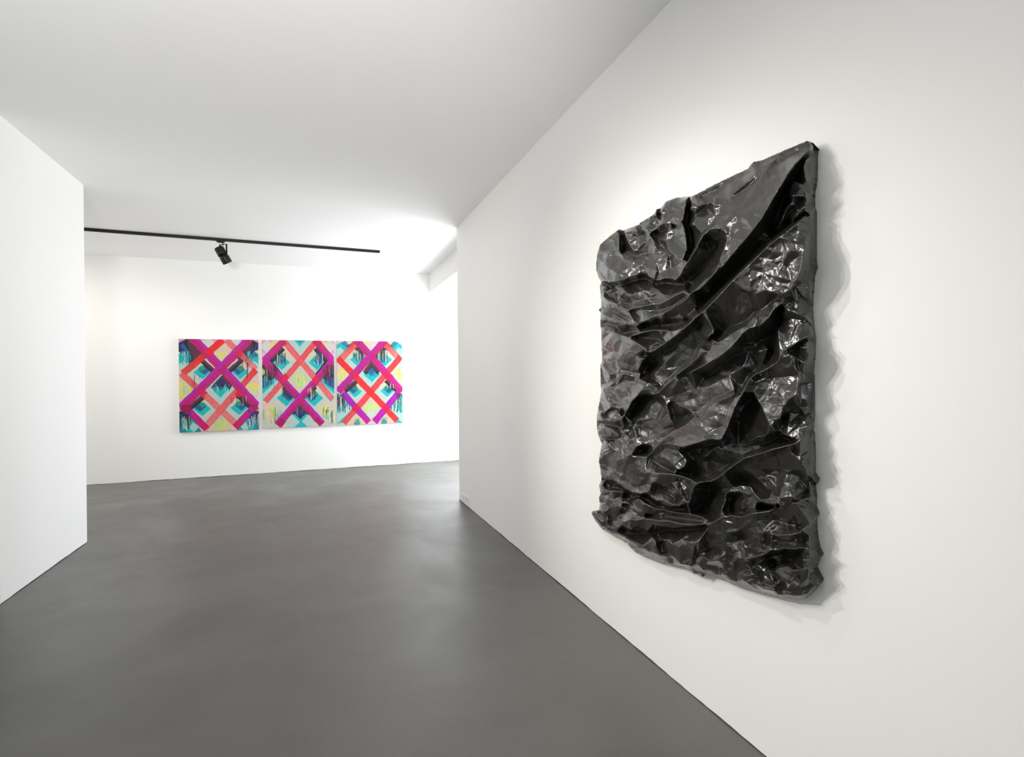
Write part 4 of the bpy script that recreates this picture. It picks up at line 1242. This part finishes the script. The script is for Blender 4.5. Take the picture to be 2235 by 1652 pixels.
def panel_3():
    c = Canvas(260, 330, ((105, 100), (1197, 105), (110, 1470), (1197, 1430)), 9)
    c.fill(PINK)
    c.blob(600, 150, 60, 70, YEL, 0.8); c.blob(720, 170, 40, 50, YEL, 0.6); c.diamond(670, 180, 120, 130, (226, 214, 220), 0.7)
    for sg, x0 in ((1, 105), (-1, 1197)):
        f = lambda q: x0 + sg * q
        c.poly([(f(60), 130), (f(140), 100), (f(230), 190), (f(150), 240)], TEAL)
        c.poly([(f(0), 170), (f(70), 130), (f(190), 250), (f(150), 310), (f(60), 220), (f(0), 230)], TURQ)
        c.poly([(f(0), 240), (f(60), 200), (f(160), 300), (f(90), 370), (f(0), 330)], AQUA)
        c.poly([(f(170), 180), (f(290), 100), (f(330), 130), (f(220), 240)], NAVY); c.poly([(f(190), 190), (f(310), 100), (f(340), 110), (f(220), 240)], BLACK, 0.7)
        c.blob(f(80), 640, 90, 110, YEL, 0.7)
        c.drips(min(f(10), f(200)), max(f(10), f(200)), 560, 820, 26, [YEL, LIME, PALE, AQUA, PEACH], 5, 12)
        c.poly([(f(0), 960), (f(140), 960), (f(330), 1160), (f(110), 1430), (f(0), 1440)], TURQ); c.poly([(f(0), 1280), (f(210), 1130), (f(270), 1190), (f(0), 1440)], AQUA)
        c.drips(min(f(0), f(220)), max(f(0), f(220)), 960, 1300, 46, [TEAL, NAVY, WHITE, AQUA, BLACK, MAROON, LIME], 5, 11)
    cell(c, 450, 390, 230, 210, 1, 1); cell(c, 890, 390, 230, 210, 1, -1)
    c.drips(370, 600, 230, 480, 40, [BLACK, MAROON, TEAL, PALE, GREEN, CREAM], 5, 12); c.drips(760, 950, 240, 480, 34, [BLACK, MAROON, NAVY, LIME, CREAM, TEAL], 5, 12)
    c.diamond(680, 640, 250, 230, (208, 214, 208)); c.diamond(680, 630, 210, 200, AQUA); c.diamond(680, 640, 140, 125, TURQ)
    c.poly([(530, 590), (670, 420), (820, 580), (780, 640), (680, 540), (570, 640)], MAROON); c.poly([(570, 630), (670, 500), (790, 610), (770, 640), (680, 560), (600, 640)], BLACK)
    c.diamond(680, 600, 75, 75, BLUE); c.drips(620, 780, 600, 700, 12, [TEAL, TURQ, NAVY], 5, 12)
    cell(c, 400, 910, 200, 180, 2, -1); cell(c, 930, 900, 200, 180, 2, 1)
    c.diamond(655, 1170, 190, 190, PEACH); c.diamond(655, 1210, 160, 170, (214, 212, 200)); c.blob(655, 1190, 110, 100, LIME, 0.75); c.blob(655, 1270, 60, 80, PALE)
    c.drips(560, 760, 1120, 1290, 24, [LIME, YEL, PALE, AQUA], 5, 10)
    c.poly([(250, 1460), (430, 1270), (560, 1440)], PEACH); c.poly([(720, 1440), (900, 1270), (1050, 1430)], PEACH)
    c.blob(430, 1430, 60, 70, TEAL, 0.8); c.blob(880, 1420, 60, 70, TEAL, 0.8); c.drips(380, 480, 1340, 1460, 12, [YEL, TURQ, GREEN]); c.drips(830, 940, 1320, 1440, 12, [YEL, TURQ, GREEN])
    c.band((180, 390), (440, 110), 100, (244, 100, 100), 0.85, tail=(246, 60, 60)); c.band((880, 120), (1130, 370), 92, (246, 70, 66), 0.88, tail=(250, 130, 128))
    c.band((1170, 350), (210, 1430), 92, (248, 40, 44), 0.9, tail=(250, 70, 84))
    c.band((120, 380), (1100, 1395), 96, (252, 22, 26), 0.92, tail=(250, 40, 44))
    c.band((430, 90), (1185, 920), 110, MAG, 0.93, edge=(206, 0, 170), side=-1)
    c.band((900, 90), (125, 925), 112, MAG, 0.93, tail=(190, 0, 140), edge=(196, 0, 176), side=1)
    c.band((200, 940), (620, 1420), 98, (170, 4, 190), 0.95, tail=(204, 0, 168)); c.band((1130, 930), (715, 1415), 98, (176, 4, 190), 0.95, tail=(200, 0, 176))
    for q in ([(340, 660), (410, 590), (470, 670), (400, 740)], [(880, 680), (940, 590), (1000, 660), (930, 750)], [(340, 1200), (410, 1130), (480, 1190), (400, 1260)], [(840, 1190), (900, 1120), (970, 1190), (890, 1260)]):
        c.poly(q, (240, 0, 50), 0.85)
    c.drips(110, 230, 920, 1200, 16, [MAROON, BLACK, (120, 0, 70)], 5, 11); c.drips(1080, 1195, 920, 1060, 16, [MAROON, BLACK, (120, 0, 70)], 5, 11)
    c.drips(270, 420, 770, 900, 18, [BLACK, MAROON], 5, 10); c.drips(920, 1060, 770, 900, 18, [BLACK, MAROON, WHITE], 5, 10)
    return c


def painting(px0, px1, yt, yb, canvas, label):
    """a stretched canvas: four-sided edge box behind a finely meshed painted front"""
    TH = 0.042
    Yf = YB - TH
    a, b = on_y(px0, yt, Yf), on_y(px1, yb, Yf)
    x0, x1, z1, z0 = a[0], b[0], a[2], b[2]
    root = empty('painting', ((x0 + x1) / 2, YB, z0), label, 'painting', 'lattice paintings on the back wall')
    cx, cz = (x0 + x1) / 2, z0
    bm = bmesh.new()
    add_box(bm, (x0 - cx + 0.0015, -TH + 0.003, 0.0015), (x1 - cx - 0.0015, -0.002, z1 - z0 - 0.0015))
    bmesh.ops.bevel(bm, geom=bm.edges[:], offset=0.002, segments=2, affect='EDGES')
    from_bm('canvas_edge', bm, M_canvas, root)
    w, h = canvas.w, canvas.h
    gx_, gz_ = np.meshgrid(np.linspace(x0 - cx, x1 - cx, w), np.linspace(z1 - z0, 0, h))
    lum = canvas.smooth_noise(90, 90) * 0.0003
    V = np.stack([gx_, np.full_like(gx_, -TH) + lum, gz_], -1).reshape(-1, 3)
    i = np.arange(w * h).reshape(h, w)
    q = np.stack([i[:-1, :-1], i[1:, :-1], i[1:, 1:], i[:-1, 1:]], -1).reshape(-1, 4)
    # rim folds back round the stretcher
    rim = np.concatenate([i[0, :], i[1:, -1], i[-1, -2::-1], i[-2:0:-1, 0]])
    back = V[rim].copy()
    back[:, 1] = -TH + 0.006
    nb = len(V)
    V = np.concatenate([V, back])
    n = len(rim)
    k = np.arange(n)
    q2 = np.stack([rim, rim[(k + 1) % n], nb + (k + 1) % n, nb + k], -1)
    q = np.concatenate([q, q2])
    me = bpy.data.meshes.new('painted_front')
    me.vertices.add(len(V))
    me.vertices.foreach_set('co', V.astype(np.float32).ravel())
    me.loops.add(len(q) * 4)
    me.loops.foreach_set('vertex_index', q.astype(np.int32).ravel())
    me.polygons.add(len(q))
    me.polygons.foreach_set('loop_start', (np.arange(len(q)) * 4).astype(np.int32))
    me.update(calc_edges=True)
    at = me.color_attributes.new('Paint', 'FLOAT_COLOR', 'POINT')
    C = srgb(np.clip(canvas.C, 0, 255)).reshape(-1, 3)
    C = np.concatenate([C, C[rim]])
    C = np.concatenate([C * 0.62, np.ones((len(C), 1))], 1)
    at.data.foreach_set('color', C.astype(np.float32).ravel())
    link('painted_front', me, M_art, root)
    return root


painting(389.6, 565.6, 739.4, 937.2, panel_1(), 'left lattice painting, mostly bright red strokes crossing magenta, nearest the pier')
painting(571.6, 730.4, 741.8, 929.2, panel_2(), 'middle lattice painting, one large magenta X low down over salmon strokes')
painting(734.3, 879.4, 743.6, 923.0, panel_3(), 'right lattice painting, magenta X high up, scarlet diagonal through its middle')

# ------------------------------------------------------------------ lighting track and its spotlight
TW, TD = 0.036, 0.033
pA = on_z(184, 503.5, ZC - TD)
pB = on_z(829, 552.0, ZC - TD)
dirT = Vector(pB - pA)
dirT.z = 0
dirT.normalize()
start = Vector(pB) - dirT * 5.2
angT = math.atan2(dirT.y, dirT.x)
track = empty('lighting_track', (pB[0], pB[1], ZC), 'long thin black lighting track on the white ceiling of the back room', 'track')
track.rotation_euler = (0, 0, angT)
bm = bmesh.new()
# extrusion profile with an open slot below, local x along the track, ending at x = 0
prof = [(-TW / 2, 0), (TW / 2, 0), (TW / 2, -TD), (0.009, -TD), (0.009, -TD + 0.012), (-0.009, -TD + 0.012), (-0.009, -TD), (-TW / 2, -TD)]
ra = [bm.verts.new((-5.0, y, z)) for y, z in prof]
rb = [bm.verts.new((-0.012, y, z)) for y, z in prof]
for i in range(len(prof)):
    j = (i + 1) % len(prof)
    bm.faces.new((ra[i], ra[j], rb[j], rb[i]))
bm.faces.new(ra)
bm.faces.new(list(reversed(rb)))
bmesh.ops.recalc_face_normals(bm, faces=bm.faces)
from_bm('rail', bm, M_black, track)
bm = bmesh.new()
vs = add_box(bm, (-0.012, -TW / 2 - 0.001, -TD - 0.001), (0.0, TW / 2 + 0.001, 0))
bmesh.ops.bevel(bm, geom=bm.edges[:], offset=0.003, segments=2, affect='EDGES')
from_bm('end_cap', bm, M_black, track)

# spotlight: everything measured on the track's own plane
Y0 = None
px_s = on_z(482, 527.5, ZC - TD)
sp = Vector(px_s)
# put it exactly under the rail
tpar = (sp - Vector(pB)).dot(dirT)
base = Vector(pB) + dirT * tpar
spot_root = empty('track_spotlight', (base.x, base.y, ZC - TD), 'black cylindrical spotlight hanging from the ceiling track, tilted down towards the paintings', 'spotlight')


def at_plane(px, py, off=0.0):
    """point on the vertical plane through the spotlight that faces the camera, pushed back by off"""
    d = ray(px, py)
    nrm = np.array([FW[0], FW[1], 0.0])
    t = ((np.array(base) - CAM) @ nrm + off) / (d @ nrm)
    return Vector(CAM + d * t)


def loc(p):
    return p - Vector((base.x, base.y, ZC - TD))


top_c = loc(at_plane(477.5, 541.5))        # back end of the rear barrel
mid_a = loc(at_plane(486.2, 557.2))        # front end of the rear barrel
mid_b = loc(at_plane(488.6, 559.6))        # back end of the front barrel
end_c = loc(at_plane(497.2, 574.2, 0.03))  # mouth
axis = (end_c - top_c)
tilt = Vector((FW[0], FW[1], 0)) * 0.10
axis = (axis + tilt).normalized()
qrot = axis.to_track_quat('Z', 'Y').to_matrix().to_4x4()


def barrel(name, p, q, rad, lip, parent):
    L = (q - p).length
    mt = Matrix.Translation(p) @ (q - p).normalized().to_track_quat('Z', 'Y').to_matrix().to_4x4()
    b2 = bmesh.new()
    prof = [(rad - 0.006, 0.0), (rad - 0.001, 0.002), (rad, 0.006), (rad, L - 0.004), (rad - 0.002, L)]
    if lip:
        prof += [(rad - 0.005, L), (rad - 0.007, L - 0.02)]
    add_lathe(b2, prof, 48, mt)
    bmesh.ops.recalc_face_normals(b2, faces=b2.faces)
    o = from_bm(name, b2, M_black, parent)
    for f in o.data.polygons:
        f.use_smooth = len(f.vertices) == 4
    return o


scale_px = (Vector(base) - Vector(CAM)).dot(Vector(FW)) / F   # metres per pixel at the lamp
r1 = 9.4 * scale_px
r2 = 9.8 * scale_px
barrel('rear_barrel', top_c, mid_a, r1, False, spot_root)
barrel('front_barrel', mid_b, end_c, r2, True, spot_root)
bm = bmesh.new()
mt = Matrix.Translation(mid_a - axis * 0.004) @ qrot
add_lathe(bm, [(r1 * 0.62, 0), (r1 * 0.62, (mid_b - mid_a).length + 0.008)], 32, mt)
from_bm('neck', bm, M_black2, spot_root)
# rear cooling cap
bm = bmesh.new()
mt = Matrix.Translation(top_c - axis * 0.012) @ qrot
add_lathe(bm, [(r1 * 0.55, 0), (r1 * 0.8, 0.004), (r1 * 0.8, 0.014)], 32, mt)
from_bm('rear_cap', bm, M_black2, spot_root)
# adapter gripping the track
bm = bmesh.new()
rz = Matrix.Rotation(angT, 4, 'Z')
hp = 14.8 * scale_px
ad = [(-0.052, 0.0), (0.052, 0.0), (0.052, -0.014), (0.030, -0.024), (-0.030, -0.024), (-0.045, -0.012)]
va = [bm.verts.new(rz @ Vector((x, -0.013, z))) for x, z in ad]
vb = [bm.verts.new(rz @ Vector((x, 0.013, z))) for x, z in ad]
for i in range(len(ad)):
    j = (i + 1) % len(ad)
    bm.faces.new((va[i], va[j], vb[j], vb[i]))
bm.faces.new(va)
bm.faces.new(list(reversed(vb)))
bmesh.ops.recalc_face_normals(bm, faces=bm.faces)
bmesh.ops.bevel(bm, geom=bm.edges[:], offset=0.002, segments=2, affect='EDGES')
from_bm('track_adapter', bm, M_black2, spot_root)
# pivot pin and fork bracket
forkL = loc(at_plane(479.8, 534.5))
forkR = loc(at_plane(494.3, 532.5))
topM = loc(at_plane(486.3, 531.8))
pinT = Vector((topM.x, topM.y, -0.022))
bm = bmesh.new()
add_tube(bm, [pinT, topM - Vector((0, 0, 0.022))], 0.0065, 14)
from_bm('pivot_pin', bm, M_black2, spot_root)


def strap(bm, p, q, wid, th):
    d = (q - p).normalized()
    f = Vector((FW[0], FW[1], 0))
    s_ = d.cross(f).normalized()
    vs1 = [bm.verts.new(e + s_ * a + f * b) for e in (p, q) for a, b in ((-th, -wid), (th, -wid), (th, wid), (-th, wid))]
    for i in range(4):
        j = (i + 1) % 4
        bm.faces.new((vs1[i], vs1[j], vs1[4 + j], vs1[4 + i]))
    bm.faces.new(vs1[3::-1])
    bm.faces.new(vs1[4:])


bm = bmesh.new()
botR = loc(at_plane(494.8, 556.5))
botL = loc(at_plane(480.4, 541.5))
strap(bm, forkL, forkR, 0.010, 0.0022)
strap(bm, forkR, botR, 0.010, 0.0065)
strap(bm, forkL, botL, 0.010, 0.0065)
bmesh.ops.recalc_face_normals(bm, faces=bm.faces)
from_bm('fork_bracket', bm, M_black, spot_root)
bm = bmesh.new()
c1_, c2_ = loc(at_plane(487.2, 535.5)), loc(at_plane(493.6, 549.5, -0.02))
pts = [c1_.lerp(c2_, t) + Vector((0, 0, -0.006 * math.sin(math.pi * t))) for t in np.linspace(0, 1, 8)]
add_tube(bm, pts, 0.0022, 8)
from_bm('cable', bm, M_black2, spot_root)
sl = bpy.data.lights.new('track_spotlight_beam', 'SPOT')
sl.energy, sl.color = 14, (1.0, 0.96, 0.9)
sl.spot_size, sl.spot_blend, sl.shadow_soft_size = math.radians(70), 0.9, 0.03
so = bpy.data.objects.new('track_spotlight_beam', sl)
COL.objects.link(so)
so.location = Vector((base.x, base.y, ZC - TD)) + end_c + axis * 0.02
so.rotation_euler = (Vector((-1.0, YB, 1.0)) - so.location).to_track_quat('-Z', 'Y').to_euler()

# ------------------------------------------------------------------ double socket low on the right wall
c0 = on_x(1010.5, 1090, XR)
c1 = on_x(1023.5, 1090, XR)
zt = on_x(1022.5, 1084.5, XR)[2]
zb = on_x(1022.5, 1099.5, XR)[2]
yc, zc = (c0[1] + c1[1]) / 2, (zt + zb) / 2
hw, hz = abs(c0[1] - c1[1]) / 2, (zt - zb) / 2
sock = empty('double_socket', (XR, yc, zc), 'small white double power socket low on the right wall near its far corner', 'socket')
bm = bmesh.new()
add_box(bm, (-0.012, -hw, -hz), (0, hw, hz))
bmesh.ops.bevel(bm, geom=bm.edges[:], offset=0.003, segments=2, affect='EDGES')
from_bm('faceplate', bm, M_plast, sock)
for s in (-1, 1):
    bm = bmesh.new()
    mt = Matrix.Translation((-0.013, s * hw * 0.48, 0)) @ Matrix.Rotation(-math.pi / 2, 4, 'Y')
    rr = min(hw * 0.36, hz * 0.6)
    add_lathe(bm, [(rr * 0.2, -0.006), (rr * 0.8, -0.006), (rr * 0.86, 0.002), (rr, 0.002), (rr, -0.004)], 28, mt)
    bmesh.ops.recalc_face_normals(bm, faces=bm.faces)
    from_bm('outlet', bm, M_sock, sock)
